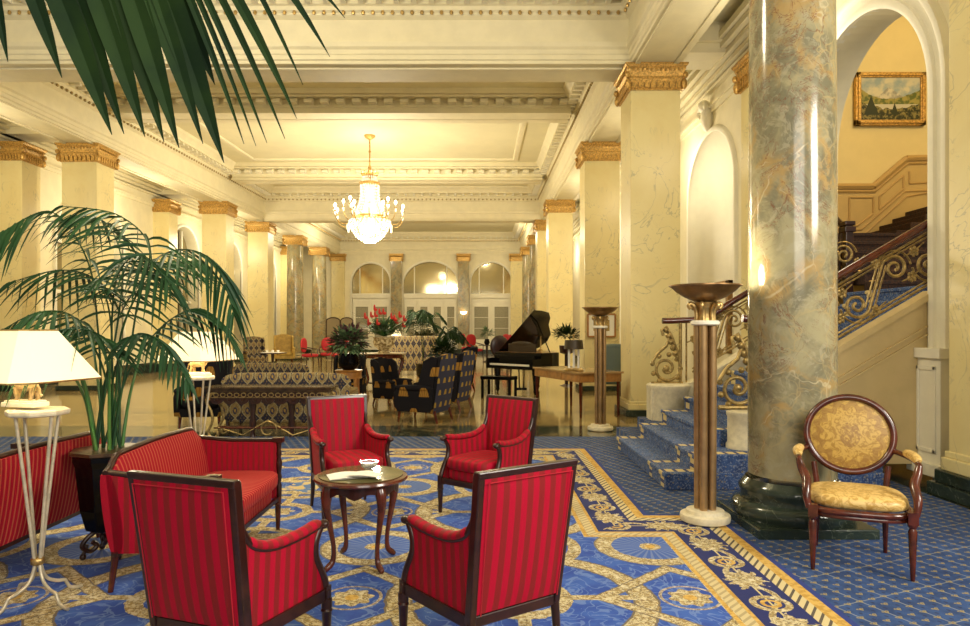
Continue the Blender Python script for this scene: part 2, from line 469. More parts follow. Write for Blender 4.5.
def picture_mat():
    n = NT('mountain_lake_painting'); o = n.obj(); u = o[0]; v = o[2]   # centred, about 1.1 x .72
    nz = n.noise(5, 5, .6)
    sky = n.mix(n.noise(4, 4).ss(.4, .6), (.62,.58,.42), (.30,.38,.40))
    m1 = v < (.22 - (u+.02).abs()*.75 + (nz-.5)*.25)
    c = n.mix(m1, sky, n.mix(n.noise(9, 4).ss(.4, .6), (.62,.58,.45), (.30,.30,.26)))
    m2 = v < (.0 + (u*u)*.55 + (nz-.5)*.12)
    c = n.mix(m2, c, n.mix(n.noise(12, 4).ss(.4, .6), (.10,.13,.03), (.34,.30,.08)))
    c = n.mix((v < -.10)*(v > -.24 - u*.1), c, (.55,.52,.40))
    c = n.mix(v < (-.20 + (n.noise(8, 4)-.5)*.22 + u.abs()*.2), c, n.mix(n.noise(16, 4, .7).ss(.45, .6), (.02,.025,.01), (.26,.22,.07)))
    tree = (((u+.36).abs()*2.6 + v + .22) < .28)*(v > -.3)
    c = n.mix(tree.mx((((u-.08).abs()*3.2 + v + .25) < .18)*(v > -.3)), c, (.02,.03,.012))
    n.col(c); n.set(Roughness=.35); return n.m
M['painting'] = picture_mat()
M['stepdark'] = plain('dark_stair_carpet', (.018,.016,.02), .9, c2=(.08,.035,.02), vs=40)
# ================================================================== ARCHITECTURE
XR0, XR1 = 2.70, 3.58            # right pillar line
WR = 4.65                        # right wall plane
def xl(Y): return -9.6 + .0364*(Y-17.1)     # inner face of the left pillar line
def xlw(Y): return -12.0 + .036*(Y-17)      # left wall plane
YF = 42.6                        # far wall
ZB, ZC = 6.23, 7.55
# floor
mb = MB().box(-16, 12, -4, 50, -.2, 0); struct('floor', mb, M['floor'], smooth=0)
mb = MB().box(-11.6, 4.2, -3, 9.75, .0, .008)
tagp(build('carpet', mb, M['carpet'], smooth=0), 'blue fitted carpet with small gold motifs around the rug and stairs', 'carpet', None, 'thing')
pl = [(-5.3,1.5),(1.97,1.5),(1.97,5.63),(1.40,5.63),(1.40,8.75),(-5.3,8.75)]
mb = MB().prism(pl, lambda u,v,w:(u,v,w), .008, .018)
tagp(build('rug', mb, M['rug'], smooth=0), 'large blue and cream rug with medallions and a navy scroll border', 'rug', None, 'thing')

# generic wall with arched openings; pt(u, z, w) maps to 3D, w = depth into the wall
def arched_wall(name, pt, u0, u1, z0, z1, ops, depth, mat, reveal=None):
    mb = MB(); rv = MB(); cur = u0
    for (uc, hw, zb, zs, rise) in sorted(ops):
        mb.add([pt(cur,z0,0), pt(uc-hw,z0,0), pt(uc-hw,z1,0), pt(cur,z1,0)], [(0,1,2,3)])
        if zb > z0: mb.add([pt(uc-hw,z0,0), pt(uc+hw,z0,0), pt(uc+hw,zb,0), pt(uc-hw,zb,0)], [(0,1,2,3)])
        N = 28
        A = [(uc - hw*math.cos(PI*i/N), zs + rise*math.sin(PI*i/N)) for i in range(N+1)]
        for i in range(N):
            a, b = A[i], A[i+1]
            mb.add([pt(a[0],a[1],0), pt(b[0],b[1],0), pt(b[0],z1,0), pt(a[0],z1,0)], [(0,1,2,3)])
        P = [(uc-hw, zb)] + A + [(uc+hw, zb)]
        for i in range(len(P)-1):
            a, b = P[i], P[i+1]
            rv.add([pt(a[0],a[1],0), pt(b[0],b[1],0), pt(b[0],b[1],depth), pt(a[0],a[1],depth)], [(0,1,2,3)])
        cur = uc+hw
    mb.add([pt(cur,z0,0), pt(u1,z0,0), pt(u1,z1,0), pt(cur,z1,0)], [(0,1,2,3)])
    if reveal is None: mb.add(rv.v, rv.f)
    w = struct(name, mb, mat, smooth=0)
    if reveal is not None: tagp(build('reveal', rv, reveal, w, smooth=20), kind='structure')
    return w
def archivolt(mb, pt, uc, hw, zb, zs, rise, prof, N=32):
    # prof: list of (offset outwards, projection out of the wall)
    path = [(-1, 0, zb)] + [(None, PI*i/N, 0) for i in range(N+1)] + [(1, 0, zb)]
    rows = []
    for o, w in prof:
        r = [pt(uc-hw-o, zb, -w)]
        for i in range(N+1):
            a = PI*i/N
            r.append(pt(uc-(hw+o)*math.cos(a), zs+(rise+o)*math.sin(a), -w))
        r.append(pt(uc+hw+o, zb, -w)); rows.append(r)
    m = len(rows[0]); vs = [p for r in rows for p in r]; fs = []
    for j in range(len(rows)-1):
        for i in range(m-1):
            fs.append((j*m+i, j*m+i+1, (j+1)*m+i+1, (j+1)*m+i))
    mb.add(vs, fs)
ARCH_PROF = [(0,-.06),(0,.05),(.05,.07),(.10,.06),(.11,.03),(.20,.03),(.22,.06),(.26,.09),(.31,.08),(.33,0)]
THIN_PROF = [(0,-.03),(0,.04),(.05,.06),(.10,.04),(.13,0)]
# right wall: stair arch, two niches further on
ptR = lambda u, z, w: (WR + w, u, z)
arched_wall('wall_right', ptR, 3.2, YF, 0, ZC, [(8.30,1.34,0,4.0,1.32),(13.6,1.32,1.7,4.3,1.15),(20.8,1.6,1.0,4.3,1.4),(27,1.3,1.0,4.3,1.3)], .45, M['plaster'])
mb = MB(); archivolt(mb, ptR, 8.30, 1.34, 1.3, 4.0, 1.32, ARCH_PROF); archivolt(mb, ptR, 13.6, 1.32, 1.7, 4.3, 1.15, THIN_PROF)
archivolt(mb, ptR, 20.8, 1.6, 1.0, 4.3, 1.4, THIN_PROF); archivolt(mb, ptR, 27, 1.3, 1.0, 4.3, 1.3, THIN_PROF)
struct('trim_1', mb, M['white'], smooth=50)
# niche linings
def niche(name, uc, hw, zb, zs, rise, dep):
    def f(u, v):
        a = PI*u; z = zb + (zs-zb)*min(1, v/.7); k = 1
        if v > .7:
            ph = (v-.7)/.3*PI/2; k = math.cos(ph); z = zs + rise*math.sin(ph)
        return (WR + dep*math.sin(a)*k + .0, uc - hw*math.cos(a)*k, z)
    return struct(name, MB().grid(f, 20, 20), M['white'], smooth=60)
niche('wall_niche', 13.6, 1.32, 1.7, 4.3, 1.15, .6)
niche('wall_niche', 20.8, 1.6, 1.0, 4.3, 1.4, .7); niche('wall_niche', 27, 1.3, 1.0, 4.3, 1.3, .7)
# outer back side of right wall (stairwell side)
struct('wall_back_of_arch', MB().add([(WR+.45,3.2,0),(WR+.45,6.96,0),(WR+.45,6.96,9),(WR+.45,3.2,9)], [(0,1,2,3)]).add([(WR+.45,9.64,0),(WR+.45,12.8,0),(WR+.45,12.8,9),(WR+.45,9.64,9)], [(0,1,2,3)]), M['wallr'], smooth=0)
# stairwell
sw = MB().box(WR+.45, 11, 12.8, 13.0, 0, 9).box(10.8, 11, 3, 12.8, 0, 9)
struct('wall_stairwell', sw, M['wallr'], smooth=0)
struct('ceiling_stairwell', MB().box(WR, 11, 3, 13, 8.6, 8.8), M['ceil'], smooth=0)
# far wall
ptF = lambda u, z, w: (u, YF + w, z)
fops = [(-6.71,1.19,0,4.45,1.2),(-2.98,1.69,0,4.35,1.4),(.84,1.27,0,4.45,1.25)]
arched_wall('wall_far', ptF, -14, 6, 0, ZC+.3, fops, .35, M['plaster'])
mb = MB()
for o_ in fops: archivolt(mb, ptF, *o_, THIN_PROF)
struct('trim_2', mb, M['white'], smooth=50)
for i, (uc, hw, zb, zs, rise) in enumerate(fops):
    # mirrored lunette
    A = [(uc - hw*math.cos(PI*k/20), zs + rise*math.sin(PI*k/20)) for k in range(21)]
    P = [(uc-hw, 3.75)] + A + [(uc+hw, 3.75)]
    w = struct('window_%d' % (i+1), MB().prism(P, ptF, .18, .2), M['glassy'], smooth=0)
    fr = MB().box(uc-hw, uc+hw, YF+.10, YF+.30, 3.5, 3.78)
    for k in (-.6, .6): fr.box(uc+k*hw-.03, uc+k*hw+.03, YF+.12, YF+.17, 3.7, zs+rise*.78)
    tagp(build('window_frame', fr, M['white'], w), kind='structure')
    d = MB().box(uc-hw, uc+hw, YF+.22, YF+.3, 0, 3.5)
    nl = 4 if hw > 1.5 else 2
    W = 2*hw/nl
    for k in range(nl):
        a = uc-hw+k*W
        d.box(a+.06, a+.20, YF+.14, YF+.22, .05, 3.4).box(a+W-.20, a+W-.06, YF+.14, YF+.22, .05, 3.4)
        d.box(a+.2, a+W-.2, YF+.14, YF+.22, 2.95, 3.4).box(a+.2, a+W-.2, YF+.14, YF+.22, .05, .9)
        for q in (1, 2): d.box(a+.2, a+W-.2, YF+.17, YF+.2, .9+q*.68, .93+q*.68)
    dd = struct('door_%d' % (i+1), d, M['white'], smooth=0)
    g = MB()
    for k in range(nl):
        a = uc-hw+k*W; g.box(a+.2, a+W-.2, YF+.195, YF+.205, .9, 2.95)
    tagp(build('door_curtain', g, plain('grey_net_curtain%d' % i, (.36,.33,.22), .5, var=.3, vs=20), dd), kind='structure')
# left wall
ptL = lambda u, z, w: (xlw(u) - w, u, z)
lops = [(20.9,1.7,1.0,4.2,1.45),(27.0,1.2,1.0,4.4,1.2),(31.5,1.3,1.0,4.3,1.3),(36.4,1.4,1.0,4.3,1.3)]
arched_wall('wall_left', ptL, 11, YF, 0, ZC, lops, .5, M['plaster'])
mb = MB()
for o_ in lops: archivolt(mb, ptL, *o_, THIN_PROF)
struct('trim_3', mb, M['white'], smooth=50)
for i, (uc, hw, zb, zs, rise) in enumerate(lops):
    A = [(uc - hw*math.cos(PI*k/20), zs + rise*math.sin(PI*k/20)) for k in range(21)]
    P = [(uc-hw, zb)] + A + [(uc+hw, zb)]
    w = struct('window_%d' % (i+4), MB().prism(P, ptL, .42, .44), M['glassy'] if i != 2 else plain('dark_glass', (.10,.08,.05), .08), smooth=0)
    fr = MB()
    def bar(u0, u1, z0, z1):
        fr.hexa([ptL(u0,z0,.40), ptL(u1,z0,.40), ptL(u1,z0,.30), ptL(u0,z0,.30), ptL(u0,z1,.40), ptL(u1,z1,.40), ptL(u1,z1,.30), ptL(u0,z1,.30)])
    for k in (-.34, .34): bar(uc+k*hw-.04, uc+k*hw+.04, zb, zs+rise*.9)
    bar(uc-hw, uc+hw, zs-.12, zs+.06); bar(uc-hw, uc+hw, zb, zb+.12); bar(uc-hw, uc+hw, 2.6, 2.7)
    tagp(build('window_frame', fr, M['white'], w), kind='structure')
struct('baseboard_left', MB().hexa([(xlw(11)-.02,11,0),(xlw(11)+.12,11,0),(xlw(42)+.12,42,0),(xlw(42)-.02,42,0),(xlw(11)-.02,11,.35),(xlw(11)+.10,11,.35),(xlw(42)+.10,42,.35),(xlw(42)-.02,42,.35)]), M['green_marble'], smooth=0)
struct('baseboard_right', MB().box(WR-.08, WR+.02, 3.2, 6.8, 0, .3).box(WR-.08, WR+.02, 9.6, YF, 0, .3), M['green_marble'], smooth=0)
struct('baseboard_far', MB().box(-12, 4.6, YF-.08, YF, 0, .25), M['green_marble'], smooth=0)

# ------------------------------------------------------------------ ceiling and beams
struct('ceiling', MB().box(-13, 6, -2, YF+.5, ZC, ZC+.15), M['ceil'], smooth=0)
def ring(mb, quad, prof):   # quad corners (x0,y0)(x1,y0)(x1,y1)(x0b,y1); offsets inward
    (xa, ya), (xb, _), (xc, yc), (xd, _) = quad
    n = 4; rows = []
    for o, z in prof:
        rows.append([(xa+o, ya+o, z), (xb-o, ya+o, z), (xc-o, yc-o, z), (xd+o, yc-o, z)])
    vs = [p for r in rows for p in r]; fs = []
    for j in range(len(rows)-1):
        for k in range(4): fs.append((j*4+k, j*4+(k+1) % 4, (j+1)*4+(k+1) % 4, (j+1)*4+k))
    mb.add(vs, fs)
def row(mb, p0, p1, inward, pitch, size, z, off, fn=None):
    p0 = Vector(p0); p1 = Vector(p1); L = (p1-p0).length; d = (p1-p0)/L; nn = Vector(inward)
    k = max(1, int(L/pitch)); st = L/k
    for i in range(k):
        c = p0 + d*(i+.5)*st + nn*off
        M_ = Matrix(((d.x, nn.x, 0, c.x), (d.y, nn.y, 0, c.y), (0, 0, 1, z), (0, 0, 0, 1)))
        if fn: fn(mb, M_)
        else: mb.box(-size[0]/2, size[0]/2, -size[1]/2, size[1]/2, -size[2]/2, size[2]/2, M_)
PROF = [(0,ZB),(0,6.28),(.03,6.30),(.03,6.37),(.05,6.39),(.05,6.46),(.09,6.50),(.10,6.58),(.05,6.60),(.05,6.98),(.09,7.00),(.13,7.03),(.13,7.07),(.17,7.10),(.17,7.17),(.22,7.19),(.22,7.27),(.46,7.27),(.46,7.33),(.50,7.40),(.58,7.48),(.60,ZC)]
def modillion(mb, M_):
    mb.prism([(-.11,0),(.11,0),(.11,.05),(.08,.09),(-.11,.09)], lambda u,v,w:(w,u,v-.045), -.045, .045, M_)
def egg(mb, M_): mb.ball((0,0,0), (.035,.03,.042), 6, 4, 1, M_)
coffers = [((xl(-2),-2),(XR0,-2),(XR0,12.0),(xl(12),12.0)), ((xl(12.9),12.9),(XR0,12.9),(XR0,29.1),(xl(29.1),29.1)), ((xl(30),30),(XR0,30),(XR0,YF-.02),(xl(YF),YF-.02))]
for i, q in enumerate(coffers):
    mb = MB(); ring(mb, q, PROF); md = MB(); eg = MB()
    for (a, b, inn) in ((q[1], q[2], (-1,0,0)), (q[3], q[0], (1,0,0)), (q[2], q[3], (0,-1,0))):
        if i == 0 and inn[1] == 0: a, b = ((a[0],4),b) if a[1] < 0 else (a,(b[0],4))
        row(md, (*a,0), (*b,0), inn, .30 if i == 0 or inn[0] else .34, None, 7.225, .34, modillion)
        row(eg, (*a,0), (*b,0), inn, .17, None, 7.065, .155, egg)
    t = struct('trim_%d' % (4+i), mb, M['plaster'], smooth=25)
    tagp(build('modillion_row', md, M['white'], t, smooth=0), kind='structure')
    tagp(build('bead_row', eg, M['gold'] if i != 1 else plain('tan_bead', (.42,.32,.14), .5), t), kind='structure')
# transverse beams
mb = MB()
for (y0, y1) in ((12.0,12.9),(29.1,30.0)):
    xa = xl(y0)-.4
    mb.box(xa, XR0+.01, y0+.002, y1-.002, ZB, ZC)
    mb.box(xa, XR0, y0+.18, y1-.18, ZB-.03, ZB+.02)
struct('trim_7', mb, M['plaster'], smooth=0)
# shallow ribs with a bracket course
for i, (y0, y1) in enumerate(((17.1,18.0),(24.7,25.6))):
    mb = MB(); md = MB(); xa, xb = xl(y0)+.35, XR0-.35
    ZS = 7.0
    mb.box(xa, xb, y0+.12, y1-.12, ZS, ZC)
    for (o, z, h) in ((-.06,6.99,.05),(.0,7.16,.06),(-.22,7.36,.05),(-.30,7.42,.13)):
        mb.box(xa, xb, y0+.1+o, y0+.3, z, z+h); mb.box(xa, xb, y1-.3, y1-.1-o, z, z+h)
    row(md, (xa,y0+.1,0), (xb,y0+.1,0), (0,-1,0), .40, None, 7.29, .10, lambda m_, M_: m_.prism([(-.14,0),(.14,0),(.12,.08),(.04,.14),(-.14,.16)], lambda u,v,w:(w,u,v-.08), -.10, .10, M_))
    row(md, (xa,y1-.1,0), (xb,y1-.1,0), (0,1,0), .40, None, 7.29, .10, lambda m_, M_: m_.prism([(-.14,0),(.14,0),(.12,.08),(.04,.14),(-.14,.16)], lambda u,v,w:(w,u,v-.08), -.10, .10, M_))
    t = struct('trim_%d' % (8+i), mb, M['plaster'], smooth=0)
    tagp(build('bracket_row', md, M['white'], t, smooth=0), kind='structure')
# shallow raised panel border in the chandelier bay
mb = MB(); ring(mb, ((xl(18)+1.3,18.6),(XR0-1.3,18.6),(XR0-1.3,24.1),(xl(24)+1.3,24.1)), [(0,ZC),(0,ZC-.05),(.08,ZC-.07),(.16,ZC-.04),(.18,ZC)])
struct('trim_10', mb, M['plaster'], smooth=40)
# longitudinal beams
def soffit(mb, xf0, xf1, y0, y1):   # panelled underside frame
    for (a, b) in ((.06,.14),(.74,.82)):
        mb.hexa([(xf0(y0)+a,y0,ZB-.03),(xf0(y0)+b,y0,ZB-.03),(xf0(y1)+b,y1,ZB-.03),(xf0(y1)+a,y1,ZB-.03),(xf0(y0)+a,y0,ZB+.01),(xf0(y0)+b,y0,ZB+.01),(xf0(y1)+b,y1,ZB+.01),(xf0(y1)+a,y1,ZB+.01)])
mb = MB().box(XR0+.005, XR1, -2, YF, ZB, ZC); soffit(mb, lambda y: XR0, None, -2, YF)
for zz, o in ((6.28,.03),(6.40,.05),(6.50,.09),(7.0,.12),(7.2,.25),(7.35,.4)): mb.box(XR1, XR1+o, -2, YF, zz, zz+.09)
struct('trim_11', mb, M['plaster'], smooth=0)
mb = MB(); 
for (y0, y1) in ((-2,YF),):
    mb.hexa([(xl(y0)-.88,y0,ZB),(xl(y0)-.005,y0,ZB),(xl(y1)-.005,y1,ZB),(xl(y1)-.88,y1,ZB),(xl(y0)-.88,y0,ZC),(xl(y0)-.005,y0,ZC),(xl(y1)-.005,y1,ZC),(xl(y1)-.88,y1,ZC)])
soffit(mb, lambda y: xl(y)-.88, None, -2, YF)
struct('trim_12', mb, M['plaster'], smooth=0)
# wall cornices and aisle ribs
mb = MB()
for zz, o, h in ((5.95,.05,.10),(6.05,.09,.06),(6.35,.10,.06),(6.45,.16,.08),(6.55,.26,.08),(6.65,.36,.10),(6.77,.42,.12)):
    mb.box(WR-o, WR+.02, 6.9, YF, zz-.12, zz-.12+h)
    mb.hexa([(xlw(8)-.02,8,zz),(xlw(8)+o,8,zz),(xlw(42)+o,42,zz),(xlw(42)-.02,42,zz),(xlw(8)-.02,8,zz+h),(xlw(8)+o,8,zz+h),(xlw(42)+o,42,zz+h),(xlw(42)-.02,42,zz+h)])
for y in (5.2, 8.4, 12.05, 17.05, 24.75, 29.15, 33.95, 38.85):
    mb.box(XR1, WR, y, y+.8, 6.45, ZC); mb.box(XR1, WR, y-.1, y+.9, 6.62, 6.9)
    if y > 10: mb.box(xlw(y)-.1, xl(y)-.87, y, y+.8, 6.45, ZC).box(xlw(y)-.1, xl(y)-.87, y-.1, y+.9, 6.62, 6.9)
struct('trim_13', mb, M['plaster'], smooth=0)
struct('ceiling_aisle', MB().box(XR1, WR+.5, -2, YF, 7.0, 7.05).hexa([(xlw(8)-.5,8,7.0),(xl(8)-.8,8,7.0),(xl(42)-.8,42.6,7.0),(xlw(42)-.5,42.6,7.0),(xlw(8)-.5,8,7.05),(xl(8)-.8,8,7.05),(xl(42)-.8,42.6,7.05),(xlw(42)-.5,42.6,7.05)]), M['ceil'], smooth=0)
# far entablature
mb = MB()
for zz, o, h in ((6.23,.06,.10),(6.33,.10,.06),(6.75,.10,.05),(6.80,.16,.06),(7.2,.3,.1)):
    mb.box(-12, 4.6, YF-o, YF+.02, zz, zz+h)
struct('trim_14', mb, M['plaster'], smooth=0)

# ------------------------------------------------------------------ pillars
def capital_parts(t, hw, hd, z0, z1, roundish=False):
    H = z1-z0; mb = MB()
    def sq(a, zl, zh, b=None):
        b = a if b is None else b
        mb.hexa([(-hw-a,-hd-a,zl),(hw+a,-hd-a,zl),(hw+a,hd+a,zl),(-hw-a,hd+a,zl),(-hw-b,-hd-b,zh),(hw+b,-hd-b,zh),(hw+b,hd+b,zh),(-hw-b,hd+b,zh)])
    sq(.03, z0, z0+.04); sq(.02, z0+.04, z0+.2, .04); sq(.05, z0+.2, z0+.24)
    sq(.04, z0+.24, z0+.30, .07); sq(.08, z0+.36, z0+.40); sq(.05, z0+.30, z0+.36, .075); sq(.09, z0+.40, z1-.03, .11); sq(.115, z1-.03, z1)
    for sx in (-1, 1):
        for sy in (-1, 1):
            mb.ball((sx*(hw+.05), sy*(hd+.05), z0+.10), (.06,.06,.10), 8, 6)
            mb.ball((sx*(hw+.07), sy*(hd+.07), z0+.25), (.05,.05,.06), 8, 6)
    orn = mb
    def leaf(M_, w):
        orn.prism([(-w,0),(-w*.8,.10),(0,.15),(w*.8,.10),(w,0)], lambda u,v,k:(u,k,v), -.03, .0, M_)
    for sgn, ax in ((-1,0),(1,0),(-1,1),(1,1)):
        half = hw if ax == 0 else hd; oth = hd if ax == 0 else hw
        k = 8
        for i in range(k):
            u = -half + (i+.5)*2*half/k
            if ax == 0: M_ = Matrix.Translation((u, sgn*(oth+.035), z0+.03)) @ Matrix.Rotation(0 if sgn < 0 else PI, 4, 'Z')
            else: M_ = Matrix.Translation((sgn*(oth+.035), u, z0+.03)) @ Matrix.Rotation(PI/2*sgn, 4, 'Z')
            leaf(M_, half/k*.8)
        for i in range(11):
            u = -half + (i+.5)*2*half/11
            p = (u, sgn*(oth+.08), z0+.375) if ax == 0 else (sgn*(oth+.08), u, z0+.375)
            orn.ball((p[0], p[1], p[2]-.03), (.022,.022,.03), 6, 4)
    build('capital', mb, M['gilt'], t, smooth=30, label='carved gilt capital')
def square_pillar(label, xc, yc, hw=.44, hd=.42, name='marble_pillar', z1=ZB, group=None, base=True, capz=.46):
    t = thing(name, label, 'pillar', (xc, yc, 0), 0, group)
    build('shaft', MB().box(-hw, hw, -hd, hd, .0, z1-capz+.01), M['cream_marble'], t, bev=.012, smooth=0)
    b = MB().box(-hw-.05, hw+.05, -hd-.05, hd+.05, .12, .22).box(-hw-.03, hw+.03, -hd-.03, hd+.03, .22, .27)
    build('base_moulding', b, M['cream_marble'], t, bev=.01, smooth=0)
    build('plinth', MB().box(-hw-.10, hw+.10, -hd-.10, hd+.10, 0, .12), M['green_marble'], t, bev=.01, smooth=0, label='dark green marble plinth')
    capital_parts(t, hw, hd, z1-capz, z1)
    return t
def round_column(label, xc, yc, r=.35, name='marble_column', z1=ZB, big=False):
    t = thing(name, label, 'column', (xc, yc, 0))
    zb = .40 if big else .35
    build('shaft', MB().lathe([(r*1.0,zb),(r,1.6),(r*.97,4),(r*.93,z1-.4)], n=48), M['grey_marble'], t, smooth=40)
    p = [(r*1.36,.10),(r*1.40,.14),(r*1.40,.19),(r*1.34,.24),(r*1.20,.26),(r*1.16,.31),(r*1.22,.35),(r*1.22,.38),(r*1.14,.42),(r*1.06,.46),(r*1.0,zb+.01)]
    s = zb/.50
    build('base', MB().lathe([(a, b*s) for a, b in p], n=48), M['green_marble'] if big else M['grey_marble'], t, smooth=50, label='dark green marble base')
    build('plinth', MB().box(-r*1.36, r*1.36, -r*1.36, r*1.36, 0, .10*s), M['green_marble'], t, bev=.01, smooth=0)
    capital_parts(t, r*.98, r*.98, z1-.46, z1)
    return t
square_pillar('nearest cream marble pillar on the right, beside the foot of the stairs', 3.14, 12.45)
square_pillar('cream marble pillar behind the distant brown torchere, second on the right', 3.12, 17.5)
square_pillar('cream marble pillar behind the grand piano, third on the right', 3.0, 25.1)
square_pillar('narrow looking cream pillar beyond the piano lid, fourth on the right', 2.94, 29.6, .40)
square_pillar('large cream marble pillar rising behind the potted palm on the left', -10.08, 17.6)
square_pillar('cream marble pillar directly behind the far lamp, second in the left row', -9.70, 25.4)
square_pillar('cream marble pillar third in the left row, right of the palm', -9.58, 30.0)
round_column('grey veined round column far left, nearest of the far left pair', -9.25, 34.4, .42)
round_column('grey veined round column far left, farthest of the far left pair', -9.15, 39.2, .42)
round_column('grey veined round column far right, in front of the farthest one', 3.0, 34.3, .42)
round_column('grey veined round column farthest away in the right row', 2.95, 39.2, .42)
c = round_column('huge grey and ochre veined marble column at the right foreground', 2.50, 5.42, .327, big=True)
# wall pilasters
def pilaster(label, xc, yc, hw, hd, z1=ZB, mat='cream_marble', base=.0, group=None):
    t = thing('wall_pilaster', label, 'pilaster', (xc, yc, 0), 0, group)
    build('shaft', MB().box(-hw, hw, -hd, hd, 0, z1-.45), M[mat], t, bev=.01, smooth=0)
    build('plinth', MB().box(-hw-.08, hw+.08, -hd-.08, hd+.08, 0, .3), M['green_marble'], t, bev=.01, smooth=0)
    capital_parts(t, hw, hd, z1-.46, z1)
pilaster('cream pilaster on the right wall between arch and white niche', 4.48, 10.74, .18, .38, z1=5.86)
pilaster('cream pilaster on the right wall beyond the white niche', 4.55, 16.2, .12, .35, z1=6.0)
for Y, lab in ((17.4,'cream wall pilaster at the left edge behind the palm fronds'),(24.9,'cream wall pilaster left of the pillar behind the far lamp'),(29.6,'left wall pilaster between the dark arched window and its neighbour'),(34.3,'left wall pilaster behind the nearer far left round column'),(39.0,'left wall pilaster behind the farther far left round column')):
    pilaster(lab, xlw(Y)+.26, Y, .30, .36)
for px, m_, lab in ((338,'cream_marble','cream pilaster at the left end of the far wall'),(396.3,'grey_marble','grey marble pilaster on the far wall left of the middle arch'),(463.5,'grey_marble','grey marble pilaster on the far wall right of the middle arch'),(517,'cream_marble','cream pilaster at the right end of the far wall')):
    pilaster(lab, (px-478)/680*42.4, 42.45, .34 if m_ != 'cream_marble' else .4, .15, mat=m_)
# foreground right pilaster with carved jamb
t = thing('wall_pilaster', 'pale veined marble pilaster at the right edge of the picture', 'pilaster', (4.53, 5.65, 0))
build('shaft', MB().box(-.17,.14,-.65,.65,0,ZB), M['cream_marble'], t, bev=.01, smooth=0)
build('plinth', MB().box(-.28,.14,-.95,.80,0,.12).box(-.24,.14,-.85,.75,.12,.24), M['green_marble'], t, bev=.012, smooth=0, label='stepped dark green marble plinth')
build('base_moulding', MB().box(-.21,.14,-.70,.70,.24,.36).box(-.19,.14,-.68,.68,.36,.42), M['cream_marble'], t, bev=.01, smooth=0)
# carved jamb panel under archivolt
jb = MB().box(4.50, 4.66, 6.62, 7.03, .12, 1.28).box(4.46, 4.66, 6.58, 7.05, 1.26, 1.36).box(4.44,4.66,6.56,7.05,.10,.22)
jb.box(4.485, 4.50, 6.68, 6.97, .32, .36).box(4.485, 4.50, 6.68, 6.97, 1.14, 1.18).box(4.485,4.50,6.68,6.72,.32,1.18).box(4.485,4.50,6.93,6.97,.32,1.18)
struct('trim_15', jb, M['white'], smooth=0, bev=.006)
# keystone ornaments
t = thing('keystone_ornament', 'white carved keystone above the tall white niche', 'carving', (4.58, 13.6, 5.62))
kb = MB().ball((0,0,.16), (.12,.17,.28), 12, 10).ball((-.06,0,.38), (.12,.13,.12), 10, 8)
for s_ in (-1,1): kb.tube([(-.05,s_*.05,.3),(-.09,s_*.18,.38),(-.09,s_*.24,.26),(-.08,s_*.17,.16)], [.05,.05,.04,.02], 6)
build('carving', kb, M['white'], t, smooth=60)

# ------------------------------------------------------------------ staircase
RZ, TR, SX0 = .17, .29, 1.80
def zst(x): return RZ*(1 + (x-SX0)/TR)
t = thing('staircase', 'blue carpeted staircase rising to the right behind the marble column', 'staircase', (0,0,0))
for k in range(12):
    x0 = SX0 + TR*k; z = RZ*(k+1)
    y0 = 6.52 if k < 2 else 7.0; y1 = 8.80
    if x0 > 3.3: y1 = 9.0
    x1 = x0+TR+.02 if k < 11 else 8.6
    if k < 2: x1 = 3.9; y0 = 6.50 + .04*k
    mb = MB().box(x0, x1, y0, y1 if k < 11 else 9.3, (.009 if k < 1 else z-RZ-.01), z)
    mb.box(x0-.02, x0+.05, y0-.015, (y1 if k < 11 else 9.3), z-.045, z+.002)
    if k > 1: mb.box(x0+.02, x0+TR+.02, 7.04, y1-.02, .3, z-RZ)
    build('step', mb, M['scarpet'], t, bev=.012, smooth=0)
# side wing of the first steps on the far side
mb = MB().box(1.95, 3.0, 8.80, 9.6, 0, .17).box(2.2, 3.0, 8.80, 9.4, .17, .34)
build('side_step', mb, M['carpet'], t, bev=.01, smooth=0)
# second flight (away), upper landing, third flight (to the right)
for k in range(6):
    z = 2.04 + RZ*(k+1); y = 9.3 + .28*k
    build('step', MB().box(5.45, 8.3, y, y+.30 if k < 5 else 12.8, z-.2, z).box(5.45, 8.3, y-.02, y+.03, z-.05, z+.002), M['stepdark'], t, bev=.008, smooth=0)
    build('stair_rod', MB().tube([(5.5,y-.02,z-.16),(8.2,y-.02,z-.16)], .012, 6), M['gold'], t, label='thin brass stair rod')
for k in range(5):
    z = 3.06 + .13*(k+1); x = 6.95 + .24*k
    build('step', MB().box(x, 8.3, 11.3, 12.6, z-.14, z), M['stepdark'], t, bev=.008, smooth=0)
# stringer walls
def stringer(xa, xb, ya, yb, top=.09):
    P = [(xa,0),(xb,0),(xb,zst(xb)+top),(xa,zst(xa)+top)]
    return P
sm = MB().prism([(3.0,.17),(4.66,.17),(4.66,zst(4.66)+.08),(3.0,zst(3.0)+.08)], lambda u,v,w:(u,w,v), 6.96, 7.08)
sm.prism([(3.0,zst(3.0)+.03),(4.66,zst(4.66)+.03),(4.66,zst(4.66)+.10),(3.0,zst(3.0)+.10)], lambda u,v,w:(u,w,v), 6.92, 7.12)
